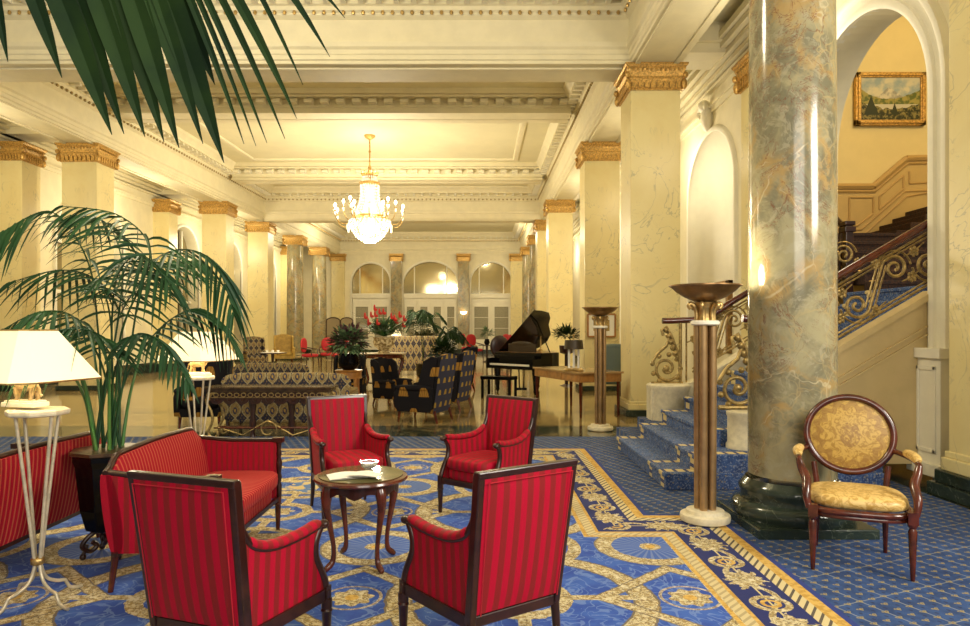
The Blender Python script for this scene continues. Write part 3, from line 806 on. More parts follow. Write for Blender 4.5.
# raised panel lines
for d in (.22,.30): sm.prism([(3.2,zst(3.2)-d-.02),(4.6,zst(4.6)-d-.02),(4.6,zst(4.6)-d),(3.2,zst(3.2)-d)], lambda u,v,w:(u,w,v), 6.935, 6.97)
build('side_wall', sm, plain('tan_stair_side', (.60,.46,.22), .5, var=.1, vs=3), t, smooth=0, label='cream panelled wall below the near banister')
fs_ = smoothpts([(2.30,0,.80),(2.75,0,.82),(3.1,0,.98),(3.6,0,1.28),(4.66,0,1.93)], 6)
P = [(p.x,p.z) for p in fs_] + [(4.66,.3),(2.30,.3)]
sm = MB().prism(P, lambda u,v,w:(u,w,v), 9.0, 9.28)
sm.lathe([(.27,.30),(.27,.72),(.29,.75),(.29,.80),(.26,.82)], (2.56,9.14,0), 24)
build('curved_stringer', sm, M['stone'], t, smooth=40, label='cream curved stone stringer')
build('newel_pedestal', MB().lathe([(.17,.34),(.17,.38),(.155,.40),(.155,.66),(.165,.68),(.165,.71),(.12,.72)], (2.70,6.92,0), 24), M['stone'], t, smooth=40, label='short cream stone newel pedestal')

def spiral(c, r, a0, turns, n=22, k=.28, sgn=1):
    P = []
    for i in range(n+1):
        f = i/n; a = a0 + sgn*turns*2*PI*f; rr = r*(1-f*(1-k)); P.append((c[0]+rr*math.cos(a), c[1]+rr*math.sin(a)))
    return P
def balustrade(label, Y, xa, xb, end_scroll):
    t = thing('stair_banister', label, 'banister', (0, Y, 0))
    def zr(x): return zst(x) + .80
    rail = [(x, 0, zr(x)) for x in (xa+.35, xb)]
    hr = smoothpts([(xa-(.1 if end_scroll else -.03),0,1.66),(xa+.12,0,1.665),(xa+.5,0,max(1.69,zr(xa+.5)-.01)),(xa+.9,0,zr(xa+.9)),(xb,0,zr(xb))], 6)
    build('handrail', MB().tube(hr, .042, 10), M['redwood'], t, smooth=60, label='polished red wood handrail')
    mt = MB()
    mt.tube([(x,0,zr(x)-.09) for x in (xa+.5, xb)], .013, 6); mt.tube([(x,0,zr(x)-.13) for x in (xa+.5, xb)], .009, 6)
    mt.tube([(x,0,zst(x)+.17) for x in (xa+.3, xb)], .014, 6); mt.tube([(x,0,zst(x)+.215) for x in (xa+.3, xb)], .010, 6)
    build('rail_bar', mt, M['goldpale'], t, smooth=60)
    x = xa+.30; W = .74
    while x < xb-.15:
        sc = MB(); r = .135
        cB = Vector((x+.17, zst(x+.17)+.385)); cA = Vector((x+.56, zst(x+.56)+.545))
        D = cA-cB; ph = math.atan2(D.y, D.x) + math.asin(min(.95, 2*r/D.length))
        A_ = spiral(cA, r, ph+PI/2, 1.65, 30, .16, -1); B_ = spiral(cB, r, ph-PI/2, 1.65, 30, .16, -1)
        sc.tube([(a,0,b) for a, b in B_[::-1]+A_], .017, 7)
        A2 = spiral(cA, r+.05, ph+PI/2, .42, 10, .93, -1); B2 = spiral(cB, r+.05, ph-PI/2, .42, 10, .93, -1)
        sc.tube([(a,0,b) for a, b in A2], .011, 6); sc.tube([(a,0,b) for a, b in B2], .011, 6)
        n_ = Vector((math.cos(ph+PI/2), math.sin(ph+PI/2)))
        for off in (-.045, .045):
            p = cB-n_*(r+off); q = cA+n_*(r-off); sc.tube([(p.x,0,p.y),(q.x,0,q.y)], .010, 6)
        for (u, v) in ((.37,.22),(.36,.70),(.02,.60),(.74,.35)):
            px_ = x+u; c0 = (px_, 0, zst(px_)+v)
            for k in range(6):
                a = k*PI/3+.4; sc.ball((c0[0]+.035*math.cos(a), 0, c0[2]+.035*math.sin(a)), (.020,.012,.026), 6, 4)
            sc.ball(c0, (.02,.018,.02), 6, 5)
            sc.tube([(px_-.10,0,c0[2]-.05),(px_,0,c0[2]),(px_+.10,0,c0[2]+.09)], .008, 5)
        build('scroll_panel', sc, M['goldpale'], t, smooth=60, label='gilt iron scrollwork panel'); x += W
    # newel volute
    nv = MB()
    zb = .80 if end_scroll else .72
    X0 = xa - (.03 if end_scroll else 0)
    H = 1.64 - zb
    S = spiral((X0-.02, zb+.22), .19, PI*.1, 1.5, 34, .2, -1)[::-1]
    nv.tube([(a,0,b) for a, b in S] + [(X0+.16,0,zb+.38),(X0+.10,0,zb+.52),(X0+.05,0,zb+.66),(X0-.02,0,zb+.78),(X0-.08,0,zb+.74),(X0-.06,0,zb+.66)], .021, 8)
    nv.tube([(X0-.21,0,zb+.30),(X0-.14,0,zb+.42),(X0-.02,0,zb+.52),(X0+.03,0,zb+.66)], .022, 8)
    nv.tube([(X0-.22,0,zb+.02),(X0+.2,0,zb+.02)], .025, 8); nv.ball((X0-.02,0,zb+.22), (.045,.03,.045), 10, 8)
    for k in range(9):
        a = k*.7; nv.ball((X0-.02+.19*math.cos(a), .02*math.sin(a*3), zb+.22+.19*math.sin(a)), (.035,.03,.035), 6, 5)
    for k in range(5): nv.ball((X0+.10-.03*k, 0, zb+.42+.08*k), (.04,.035,.045), 6, 5)
    build('newel_scroll', nv, M['goldpale'], t, smooth=60, label='gilt volute at the foot')
    build('newel_bar', MB().tube([(X0+.17,0,zb),(X0+.17,0,1.64)], .022, 8).tube([(X0+.25,0,zb),(X0+.25,0,1.64)], .012, 6), M['goldpale'], t, smooth=60)
    return t
balustrade('gilt scroll banister on the near side of the stairs', 7.02, 2.70, 4.9, False)
balustrade('gilt scroll banister on the far side of the stairs, by the pillar', 9.14, 2.58, 4.7, True)
t = thing('upper_newel_post', 'dark carved newel post at the foot of the upper flight', 'newel post', (5.33, 9.80, 2.04))
build('post', MB().box(-.055,.055,-.055,.055,0,1.0).box(-.08,.08,-.08,.08,.9,.98).box(-.075,.075,-.075,.075,1.0,1.06), M['darkwood'], t, bev=.01, smooth=0)
t = thing('upper_banister', 'dark banister along the upper flight of stairs', 'banister', (5.33, 9.82, 2.04))
build('handrail', MB().tube([(0,.1,1.0),(0,1.3,1.85),(0,3,1.9)], .045, 8), M['darkwood'], t)
for k in range(9): build('baluster', MB().tube([(0,.2+.16*k,-.0+.09*k),(0,.2+.16*k,1.0+.10*k)], .016, 6), M['darkwood'], t)
# wainscot on stairwell back wall
def wpt(px, py, w=0): 
    p = at(px, py, 12.8); return (p.x, p.y-w, p.z)
def wline(mb, pts, r=.04):
    for a, b in zip(pts, pts[1:]): mb.tube([wpt(*a, .045), wpt(*b, .045)], r, 6)
fl = MB()
pl = [(780,188),(872,188),(905,160),(990,158),(990,420),(780,420)]
vs = [wpt(*p, .04) for p in pl]; fl.add(vs, [tuple(range(6))])
w = struct('trim_16', fl, M['panel'], smooth=0)
ln = MB()
wline(ln, [(780,187),(872,187),(905,159),(990,157)], .06); wline(ln, [(780,192),(873,192),(906,164),(990,162)], .03)
for pts in ([(848,198),(848,226),(856,226),(872,214),(872,198),(848,198)], [(878,197),(878,210),(902,189),(902,176),(878,197)], [(908,172),(908,184),(990,180)], [(780,236),(862,236),(905,197),(928,193),(990,193)], [(780,230),(860,230),(903,192),(990,188)]): wline(ln, pts, .02)
tagp(build('wainscot_moulding', ln, plain('tan_moulding', (.52,.34,.12), .5), w), kind='structure')
# painting
c = at(891, 98.5, 12.7)
t = thing('framed_painting', 'gilt framed mountain lake painting on the stairwell wall', 'painting', (c.x, 12.74, c.z))
W, H = .655, .495
fr = MB()
for (a, b, y) in ((0,.10,-.05),(.03,.075,-.08)):
    fr.box(-W+a, -W+b, y, .04, -H+a, H-a).box(W-b, W-a, y, .04, -H+a, H-a).box(-W+a, W-a, y, .04, H-b, H-a).box(-W+a, W-a, y, .04, -H+a, -H+b)
build('picture_frame', fr, M['gilt'], t, bev=.008, smooth=0)
build('canvas', MB().box(-W+.08, W-.08, -.02, .02, -H+.08, H-.08), M['painting'], t, smooth=0)
t = thing('framed_picture', 'small framed print on the pillar behind the distant torchere', 'picture', (3.09, 17.03, 1.64))
fr = MB(); W, H = .34, .28
for sgn in (-1, 1): fr.box(sgn*W-.02, sgn*W+.02, -.03, .02, -H, H); fr.box(-W, W, -.03, .02, sgn*H-.02, sgn*H+.02)
build('picture_frame', fr, M['midwood'], t, smooth=0); build('mount', MB().box(-W,W,-.01,.01,-H,H), M['paper'], t, smooth=0); build('print', MB().box(-.2,.2,-.016,-.01,-.14,.14), M['goldpale'], t, smooth=0)
t = thing('framed_mirror', 'brown framed panel standing in the white niche', 'mirror', (4.62, 12.9, 1.1))
build('frame', MB().box(-.05,.05,-.45,-.33,0,1.35).box(-.05,.05,.33,.45,0,1.35).box(-.05,.05,-.45,.45,1.25,1.35), M['bronze'], t, bev=.01, smooth=0); build('panel', MB().box(-.01,.03,-.35,.35,0,1.25), M['linen'], t, smooth=0)
# ================================================================== FURNITURE
def leg_tapered(mb, x, y, z1, r1=.026, r0=.015, dy=0, dx=0):
    mb.lathe([(r0,0),(r0*1.1,.02),(r1*.9,z1*.75),(r1*1.15,z1*.78),(r1*.9,z1*.82),(r1,z1*.84),(r1,z1)], (0,0,0), 12, Matrix(((1,0,-dx/z1,x+dx),(0,1,-dy/z1,y+dy),(0,0,1,0),(0,0,0,1))))
    return mb
def make_bergere(label):
    t = thing('bergere_armchair', label, 'armchair')
    W0, W1 = .236, .256            # half width at seat and at top
    zb, zt = .29, .93
    def yb(z): return .235 + (z-zb)*.15
    def xb(z): return W0 + (z-zb)/(zt-zb)*(W1-W0)
    # back
    bk = MB()
    def slab(y_off, th, inset, z0, z1, bulge=0, nu=10, nv=10):
        def f(u, v, s):
            z = z0 + (z1-z0)*v; x = (xb(z)-inset)*(2*u-1)
            b = bulge*math.sin(PI*u)**.5*math.sin(PI*v)**.5 if bulge else 0
            return (x, yb(z) + y_off + s*th/2 + s*b, z)
        bk.grid(lambda u, v: f(u, v, -1), nu, nv); bk.grid(lambda u, v: f(1-u, v, 1), nu, nv)
        for (a, b) in ((0,0),(1,1)):
            bk.grid(lambda u, v: f(a, v, 1-2*u) if a else f(a, v, 2*u-1), 1, nv)
        bk.grid(lambda u, v: f(v, 1, 2*u-1), 1, nu); bk.grid(lambda u, v: f(v, 0, 1-2*u), 1, nu)
    slab(0, .045, .012, zb+.02, zt-.015, .022)
    build('backrest', bk, M['sx'], t, smooth=50)
    fr = MB()
    for s in (-1, 1):
        fr.hexa([(s*xb(z)+a*.017, yb(z)+b*.024, z) for z in (zb-.03, zt) for a, b in ((-1,-1),(1,-1),(1,1),(-1,1))])
    fr.hexa([(-W1-.016,yb(zt)-.022,zt-.022),(W1+.016,yb(zt)-.022,zt-.022),(W1+.016,yb(zt)+.024,zt-.022),(-W1-.016,yb(zt)+.024,zt-.022),(-W1-.02,yb(zt)-.014,zt+.010),(W1+.02,yb(zt)-.014,zt+.010),(W1+.02,yb(zt)+.026,zt+.010),(-W1-.02,yb(zt)+.026,zt+.010)])
    build('back_frame', fr, M['darkwood'], t, bev=.006, smooth=0)
    # nail trim along the outside of the back
    nt = MB()
    for s in (-1, 1):
        nt.tube([(s*(xb(z)-.024), yb(z)+.040, z) for z in (zb+.02, .6, zt-.035)], .0028, 5)
    nt.tube([(-W1+.03, yb(zt-.035)+.04, zt-.036),(W1-.03, yb(zt-.035)+.04, zt-.036)], .0028, 5)
    build('gimp_trim', nt, M['crimson'], t)
    # arms
    for s in (-1, 1):
        top = smoothpts([(0,.30,.78),(0,.265,.70),(0,.20,.635),(0,.08,.600),(0,-.08,.598),(0,-.20,.612),(0,-.245,.618)], 4)
        front = smoothpts([(0,-.225,.60),(0,-.195,.54),(0,-.20,.47),(0,-.245,.39),(0,-.275,.33),(0,-.285,.28)], 4)
        def xo(y, z): return s*(.250 + (.235-y)*.085 + max(0, z-.3)*.05)
        poly = [(.245,.28)] + [(yb(z), z) for z in (.4,.6,.78)] + [(p.y, p.z-.012) for p in top[1:-2]] + [(p.y, p.z) for p in front]
        mb = MB()
        n = len(poly); vs = [(xo(y, z)-s*.012, y, z) for y, z in poly] + [(xo(y, z)-s*.045, y, z) for y, z in poly]
        mb.add(vs, [tuple(range(n)), tuple(range(n, 2*n))[::-1]] + [(i, n+i, n+(i+1) % n, (i+1) % n) for i in range(n)])
        build('arm_panel', mb, M['sy'], t, smooth=0)
        af = MB()
        af.tube([(xo(p.y, p.z)-s*.02, p.y, p.z) for p in top], [.018]*len(top), 8)
        af.tube([(xo(p.y, p.z)-s*.02, p.y, p.z) for p in front], [.018+.006*i/len(front) for i in range(len(front))], 8)
        af.ball((xo(-.25,.61)-s*.02, -.252, .612), (.028,.026,.022), 10, 8)
        af.box(xo(-.285,.28)-s*.02-.022, xo(-.285,.28)-s*.02+.022, -.305, -.262, .235, .31)
        af.hexa([(xo(.24,.26)-.02-s*.02,.24,.245),(xo(.24,.26)+.02-s*.02,.24,.245),(xo(-.28,.26)+.02-s*.02,-.28,.245),(xo(-.28,.26)-.02-s*.02,-.28,.245),(xo(.24,.26)-.02-s*.02,.24,.30),(xo(.24,.26)+.02-s*.02,.24,.30),(xo(-.28,.26)+.02-s*.02,-.28,.30),(xo(-.28,.26)-.02-s*.02,-.28,.30)])
        build('arm_frame', af, M['darkwood'], t, smooth=50)
        pd = MB()
        pts = [p for p in top if -.225 < p.y < .24]
        pd.tube([(xo(p.y, p.z)-s*.026, p.y, p.z+.012) for p in pts], [.018]+[.030]*(len(pts)-2)+[.022], 10, flat=.75)
        build('arm_pad', pd, M['sy'], t, smooth=60)
    sf = MB().box(-.30,.30,-.298,-.262,.245,.295).box(-.235,.235,.22,.25,.25,.30)
    build('seat_frame', sf, M['darkwood'], t, bev=.006, smooth=0)
    build('seat_apron', MB().ball((0,-.03,.335), (.232,.265,.055), 28, 12, .35), M['sx'], t, smooth=50)
    build('seat_cushion', MB().ball((0,-.055,.425), (.234,.268,.058), 32, 14, .42), M['sx'], t, smooth=60)
    for sx in (-1, 1):
        build('leg', leg_tapered(MB(), sx*.285, -.283, .25), M['darkwood'], t, smooth=50)
        mb = MB(); mb.tube([(sx*.235,.235,.27),(sx*.237,.25,.12),(sx*.24,.275,0)], [.022,.018,.014], 8)
        build('leg', mb, M['darkwood'], t, smooth=50)
    return t
A = make_bergere('red striped armchair front facing behind the table, left of the pair'); A.location = (-1.10,5.76,.018); A.rotation_euler.z = math.radians(28)
G = 'red striped armchairs around the coffee table'; A['group'] = G
dup(A, (.085,5.72,.018), -40, 'red striped armchair behind the table, right of the pair, angled to the left', G)
dup(A, (.031,3.24,.018), -145.8, 'red striped armchair nearest the centre, its back turned, right foreground', G)
dup(A, (-1.085,3.07,.018), 160, 'red striped armchair with back turned in the left foreground, beside the settee', G)

def make_settee(label):
    t = thing('settee', label, 'sofa')
    L = .66
    def topz(x):
        a = abs(x)
        if a > .64: return .70
        if a > .50:
            f = (a-.50)/.14; return .785 - .075*(f*f*(3-2*f))
        return .785 + .012*math.cos(a/.5*PI/2)
    bk = MB(); nu, nv = 36, 10
    def f(u, v, s):
        x = (2*u-1)*L; zt = topz(x)-.01; z = .24 + (zt-.24)*v
        b = .03*math.sin(PI*min(1, max(0, v)))**.6
        return (x, .25 + (z-.24)*.14 + s*.028 + (b if s < 0 else .6*b)*s, z)
    bk.grid(lambda u, v: f(u, v, -1), nu, nv); bk.grid(lambda u, v: f(1-u, v, 1), nu, nv)
    bk.grid(lambda u, v: f(v, 1, 2*u-1), 1, nu); bk.grid(lambda u, v: f(v, 0, 1-2*u), 1, nu)
    bk.grid(lambda u, v: f(0, v, 2*u-1), 1, nv); bk.grid(lambda u, v: f(1, v, 1-2*u), 1, nv)
    build('backrest', bk, M['sxf'], t, smooth=60)
    cr = MB(); pts = [((2*i/48-1)*L, .25+(topz((2*i/48-1)*L)-.24)*.14, topz((2*i/48-1)*L)) for i in range(49)]
    cr.tube(pts, .019, 8)
    build('crest_rail', cr, M['darkwood'], t, smooth=60)
    for s in (-1, 1):
        def zt(y): return .70 - .035*min(1, max(0, (.28-y)/.2)) if s < 0 else .70 - .02*min(1, max(0, (.28-y)/.2))
        ys = [.31,.25,.18,.12,.05,-.1,-.29]
        poly = [(y, zt(y)-.01) for y in ys] + [(-.29,.24),(.26,.24)]
        n = len(poly); vs = [(s*(L+.0), y, z) for y, z in poly] + [(s*(L-.05), y, z) for y, z in poly]
        mb = MB().add(vs, [tuple(range(n)), tuple(range(n, 2*n))[::-1]] + [(i, n+i, n+(i+1) % n, (i+1) % n) for i in range(n)])
        build('arm_panel', mb, M['sy'] if s < 0 else M['syf'], t, smooth=0)
        ar = MB().tube([(s*(L-.02), y, zt(y)) for y in ys], .02, 8)
        ar.box(s*(L-.02)-.03, s*(L-.02)+.03, -.34, -.26, zt(-.3)-.015, zt(-.3)+.022)
        build('arm_rail', ar, M['darkwood'], t, smooth=50)
        build('arm_post', MB().lathe([(.020,.24),(.022,.34),(.014,.36),(.024,.40),(.016,.43),(.022,.47),(.026,.51),(.014,.55),(.022,.58),(.014,.61),(.022,.66),(.022,.69)], (s*(L-.02),-.305,0), 12), M['darkwood'], t, smooth=50)
        for y in (-.30, .27):
            mb = MB()
            if y < 0: leg_tapered(mb, s*(L-.03), y, .25)
            else: mb.tube([(s*(L-.04),y,.26),(s*(L-.05),y+.04,0)], [.024,.016], 8)
            build('leg', mb, M['redwood'], t, smooth=50)
    build('seat_frame', MB().box(-L,L,-.31,-.28,.22,.25).box(-L,L,.24,.28,.22,.25), M['darkwood'], t, smooth=0)
    build('seat_apron', MB().ball((0,-.03,.30), (.61,.275,.075), 40, 12, .3), M['sxf'], t, smooth=50)
    build('seat_cushion', MB().ball((0,-.075,.415), (.60,.29,.062), 44, 14, .38), M['sxf'], t, smooth=60)
    return t
s1 = make_settee('red striped settee in front of the palm, facing right'); s1.location = (-1.83,4.57,.018); s1.rotation_euler.z = math.radians(90)
dup(s1, (-3.10,4.32,.018), -90, 'red settee at the left edge seen from behind, its back to the lamp', None, (1.12,1,1))

# round coffee table
t = thing('coffee_table', 'small round dark wood table with cabriole legs between the armchairs', 'table', (-.765,4.45,.018))
build('tabletop', MB().lathe([(.0,.545),(.27,.545),(.298,.552),(.305,.562),(.300,.574),(.28,.580),(0,.580)], n=48), M['redwood'], t, smooth=40)
build('glass_top', MB().lathe([(0,.581),(.272,.581),(.274,.585),(0,.586)], n=48), plain('olive_glass', (.13,.12,.05), .06), t, smooth=30, label='olive tinted glass inset')
ap = MB()
for k in range(48):
    a0 = 2*PI*k/48; a1 = 2*PI*(k+1)/48
    def zz(a): return .545 - .045 - .035*abs(math.cos(a*4))**3
    ap.add([(.245*math.cos(a0),.245*math.sin(a0),.55),(.245*math.cos(a1),.245*math.sin(a1),.55),(.245*math.cos(a1),.245*math.sin(a1),zz(a1)),(.245*math.cos(a0),.245*math.sin(a0),zz(a0)),
            (.23*math.cos(a0),.23*math.sin(a0),.55),(.23*math.cos(a1),.23*math.sin(a1),.55),(.23*math.cos(a1),.23*math.sin(a1),zz(a1)),(.23*math.cos(a0),.23*math.sin(a0),zz(a0))], [(0,3,2,1),(4,5,6,7),(3,7,6,2)])
build('apron', ap, M['darkwood'], t, smooth=60)
for k in range(4):
    a = math.radians(-50 + 90*k)
    pts = smoothpts([(.215,0,.55),(.245,0,.48),(.25,0,.40),(.225,0,.28),(.20,0,.15),(.205,0,.06),(.245,0,.02),(.262,0,.012)], 5)
    rr = [.034,.036,.037,.037,.036,.035,.033,.032,.031,.029,.027,.025,.023,.022,.020,.019,.018,.017,.016,.015,.015,.015,.015,.016,.017,.018,.019,.020,.021,.020,.019,.018,.017,.016,.014,.012]
    build('leg', MB().tube([(p.x*math.cos(a), p.x*math.sin(a), p.z) for p in pts], rr[:len(pts)], 10), M['redwood'], t, smooth=60)
TZ = .018+.586
t = thing('glass_dish', 'small cut glass dish on the round coffee table', 'dish', (-.72,4.50,TZ))
build('bowl', MB().lathe([(.03,0),(.035,.01),(.02,.02),(.05,.035),(.062,.07),(.058,.07),(.045,.04),(.0,.025)], n=16), M['glass'], t, smooth=20)
tagp(build('mints', MB().ball((0,0,.045),(.035,.035,.015),10,6), M['paper'], t), kind='stuff')
def paper(label, x, y, rz, w, l, z):
    mb = MB().grid(lambda u, v: ((u-.5)*w, (v-.5)*l, .002+.012*abs(math.sin(u*PI))*(.5+.5*v)), 8, 4).grid(lambda u, v: ((.5-u)*w, (v-.5)*l, 0), 2, 2)
    o = build('newspaper', mb, M['paper'], None, smooth=40); o.location = (x, y, z); o.rotation_euler.z = math.radians(rz)
    tagp(o, label, 'newspaper', 'papers on the coffee table', 'thing')
paper('larger folded white paper on the round table, left of the dish', -.84, 4.36, 20, .24, .17, TZ+.002)
paper('smaller white paper overlapping the first at the table front', -.72, 4.33, -12, .20, .12, TZ+.018)

# oval back gold armchair
t = thing('oval_back_armchair', 'gold upholstered oval back armchair beside the marble column', 'armchair', (2.50,4.50,.009), -22)
seat = MB().ball((0,-.02,.44), (.285,.26,.055), 36, 12, .6)
build('seat', seat, M['brocade'], t, smooth=60, label='gold brocade seat')
sr = MB(); pts = [(.295*math.copysign(abs(math.cos(a))**.6, math.cos(a)), -.02+.268*math.copysign(abs(math.sin(a))**.6, math.sin(a)), .385) for a in [2*PI*k/48 for k in range(48)]]
sr.tube(pts, .022, 8, True); sr.tube([(x*.99,y,z-.03) for x,y,z in pts], .012, 6, True)
build('seat_rail', sr, M['redwood'], t, smooth=60)
OV = []
for k in range(56):
    a = 2*PI*k/56; z = .80 + .255*math.sin(a); OV.append((.272*math.cos(a), .262+(z-.5)*.20, z))
build('back_frame', MB().tube(OV, .024, 8, True), M['redwood'], t, smooth=60)
bk = MB()
for sgn, off in ((-1, .035), (1, .02)):
    def g(u, v):
        a = 2*PI*u; r = v; z = .80+.242*r*math.sin(a); return (.258*r*math.cos(a), .262+(z-.5)*.20 + sgn*off*(1-r*r), z)
    bk.grid(g if sgn < 0 else (lambda u, v: g(1-u, v)), 40, 6)
build('backrest', bk, M['medallion'], t, smooth=60, label='gold oval backrest with woven medallion')
for s in (-1, 1):
    build('back_support', MB().tube([(s*.21,.235,.37),(s*.215,.25,.48),(s*.23,.272,.60)], .02, 8), M['redwood'], t, smooth=60)
    arm = smoothpts([(s*.262,.31,.70),(s*.305,.22,.695),(s*.345,.08,.685),(s*.345,-.05,.68),(s*.345,-.08,.665)], 4)
    build('arm', MB().tube(arm, .019, 8), M['redwood'], t, smooth=60)
    pd = smoothpts([(s*.315,.20,.712),(s*.345,.08,.705),(s*.345,-.04,.698)], 4)
    build('arm_pad', MB().tube(pd, [.015,.026,.03,.031,.032,.031,.030,.026,.015], 10), M['brocade'], t, smooth=60)
    sup = smoothpts([(s*.345,-.08,.675),(s*.33,-.10,.62),(s*.305,-.15,.56),(s*.31,-.22,.48),(s*.298,-.245,.39)], 5)
    build('arm_support', MB().tube(sup, [.018+.012*math.sin(PI*i/20) for i in range(21)], 8), M['redwood'], t, smooth=60)
    mb = MB().box(s*.275-.028, s*.275+.028, -.285, -.23, .345, .42).lathe([(.012,0),(.014,.02),(.026,.30),(.018,.32),(.028,.335),(.028,.35)], (s*.275,-.258,0), 12)
    build('leg', mb, M['redwood'], t, smooth=40)
    build('leg', MB().tube([(s*.21,.225,.38),(s*.21,.25,.2),(s*.215,.29,0)], [.024,.019,.013], 8), M['redwood'], t, smooth=40)

# torcheres
def make_torchere(label):
    t = thing('torchere', label, 'floor lamp')
    build('base', MB().lathe([(.165,0),(.19,.012),(.195,.04),(.19,.062),(.15,.07),(.145,.095),(.12,.10)], n=40), M['stone'], t, smooth=40, label='round pale stone base')
    for k in range(4):
        a = PI/4 + k*PI/2 + .25
        build('shaft', MB().tube([(.055*math.cos(a),.055*math.sin(a),.09),(.060*math.cos(a),.060*math.sin(a),1.58)], .031, 14), M['shaft'], t, smooth=50)
    build('shaft_core', MB().tube([(0,0,.09),(0,0,1.6)], .022, 10), M['bronze'], t)
    build('collar', MB().lathe([(.10,1.56),(.112,1.57),(.112,1.59),(.10,1.60)], n=32), M['linen'], t, smooth=40, label='ivory collar')
    cp = MB().lathe([(.06,1.59),(.055,1.64),(.06,1.70),(.085,1.745)], n=20)
    for k in range(6):
        a = k*PI/3
        P = smoothpts([(.07,0,1.60),(.068,0,1.66),(.085,0,1.71),(.115,0,1.735),(.13,0,1.715),(.115,0,1.695)], 4)
        cp.tube([(p.x*math.cos(a), p.x*math.sin(a), p.z) for p in P], .018, 7)
    build('scroll_capital', cp, M['gold'], t, smooth=60, label='gilt scroll capital')
    build('bowl', MB().lathe([(.03,1.745),(.08,1.75),(.16,1.785),(.22,1.825),(.262,1.865),(.28,1.872),(.28,1.882),(.262,1.880),(.21,1.838),(.1,1.79),(.0,1.785)], n=48), M['bronze'], t, smooth=50, label='shallow brown metal bowl')
    return t
tc = make_torchere('tall brown column torchere beside the marble column'); tc.location = (1.81,5.42,.018)
dup(tc, (1.87,10.4,0), 20, 'distant brown column torchere by the foot of the stairs and writing desk')

# lion lamps
def make_stand(label):
    t = thing('lamp_stand', label, 'stand')
    build('stand_top', MB().lathe([(.13,.985),(.155,.99),(.16,1.0),(.16,1.015),(.15,1.02),(.0,1.02)], n=8), M['stone'], t, smooth=0, bev=.003, label='pale stone octagonal top')
    for k in range(4):
        a = PI/4 + k*PI/2
        ca, sa = math.cos(a), math.sin(a)
        P = smoothpts([(.12,0,.985),(.07,0,.62),(.022,0,.25),(.02,0,.19),(.05,0,.12),(.11,0,.085),(.155,0,.075),(.165,0,.06),(.19,0,.025),(.235,0,.012),(.26,0,.012)], 4)
        build('leg', MB().tube([(p.x*ca, p.x*sa, p.z) for p in P], .0095, 8), M['ironw'], t, smooth=60)
    build('ring', MB().lathe([(.030,.205),(.036,.21),(.036,.235),(.030,.24)], n=16), M['gold'], t, smooth=60)
    return t
def make_lamp(label):
    t = thing('lion_table_lamp', label, 'lamp')
    build('base', MB().box(-.11,.11,-.055,.055,0,.025).box(-.10,.10,-.045,.045,.025,.035), M['linen'], t, bev=.004, smooth=0)
    li = MB()
    li.ball((.0,0,.115), (.075,.030,.032), 14, 10).ball((-.055,0,.13), (.036,.033,.042), 12, 10).ball((-.088,0,.152), (.028,.022,.025), 12, 8).ball((-.112,0,.143), (.015,.013,.012), 8, 6)
    li.ball((.055,0,.112), (.030,.028,.033), 12, 8)
    for (x, y, dx) in ((-.06,.02,-.012),(-.045,-.02,.012),(.055,.018,.015),(.065,-.018,-.005)):
        li.tube([(x,y,.11),(x+dx*.3,y,.075),(x+dx,y,.045),(x+dx-.012,y,.038)], [.017,.012,.010,.009], 8)
    li.tube([(.08,0,.12),(.10,0,.10),(.105,0,.07),(.115,0,.06)], [.007,.005,.005,.009], 6)
    for sy in (-1, 1): li.ball((-.078,sy*.018,.176), (.007,.005,.008), 6, 4)
    build('lion_figure', li, plain('carved_ivory', (.66,.48,.24), .4, var=.25, vs=60), t, smooth=70, label='carved walking lion')
    build('lamp_stem', MB().tube([(.03,0,.03),(.03,0,.16),(.03,0,.42)], .006, 8), M['gold'], t)
    # rectangular shade with cut corners
    def ringp(w, c, z): return [(w-c,-w,z),(w,-w+c,z),(w,w-c,z),(w-c,w,z),(-w+c,w,z),(-w,w-c,z),(-w,-w+c,z),(-w+c,-w,z)]
    sh = MB(); a = ringp(.305,.085,.150); b = ringp(.125,.032,.425)
    sh.add(a+b, [(i, (i+1) % 8, 8+(i+1) % 8, 8+i) for i in range(8)])
    n = NT('lit_lampshade'); n.col((.95,.86,.64)); n.set(Roughness=.9, Transmission_Weight=0)
    n.b.inputs['Emission Color'].default_value = (1,.80,.45,1); n.b.inputs['Emission Strength'].default_value = .62
    if 'shade' not in M: M['shade'] = n.m
    o = build('lamp_shade', sh, M['shade'], t, smooth=0, label='ivory pleated pyramid shade')
    m = o.modifiers.new('s', 'SOLIDIFY'); m.thickness = .004
    tr = MB()
    for P in (a, b): tr.tube(P, .005, 6, True)
    build('shade_trim', tr, M['gold'], o)
    build('bulb', MB().ball((.03,0,.28), (.028,.028,.04), 10, 8), M['bulb'], t)
    return t
ls = make_stand('ivory iron four legged stand under the near lamp at left'); ls.location = (-2.46,3.8,.018); ls.scale = (1,1,1.065); ls.rotation_euler.z = math.radians(20)
lp = make_lamp('lit ivory shaded lamp with lion figure, near left edge'); lp.location = (-2.53,3.8,1.118); lp.rotation_euler.z = math.radians(-14)
dup(ls, (-2.66,6.46,.018), 0, 'ivory iron four legged stand behind the settee under the far lamp')
dup(lp, (-2.66,6.46,1.105), 170, 'lit ivory shaded lamp with lion figure behind the palm fronds')

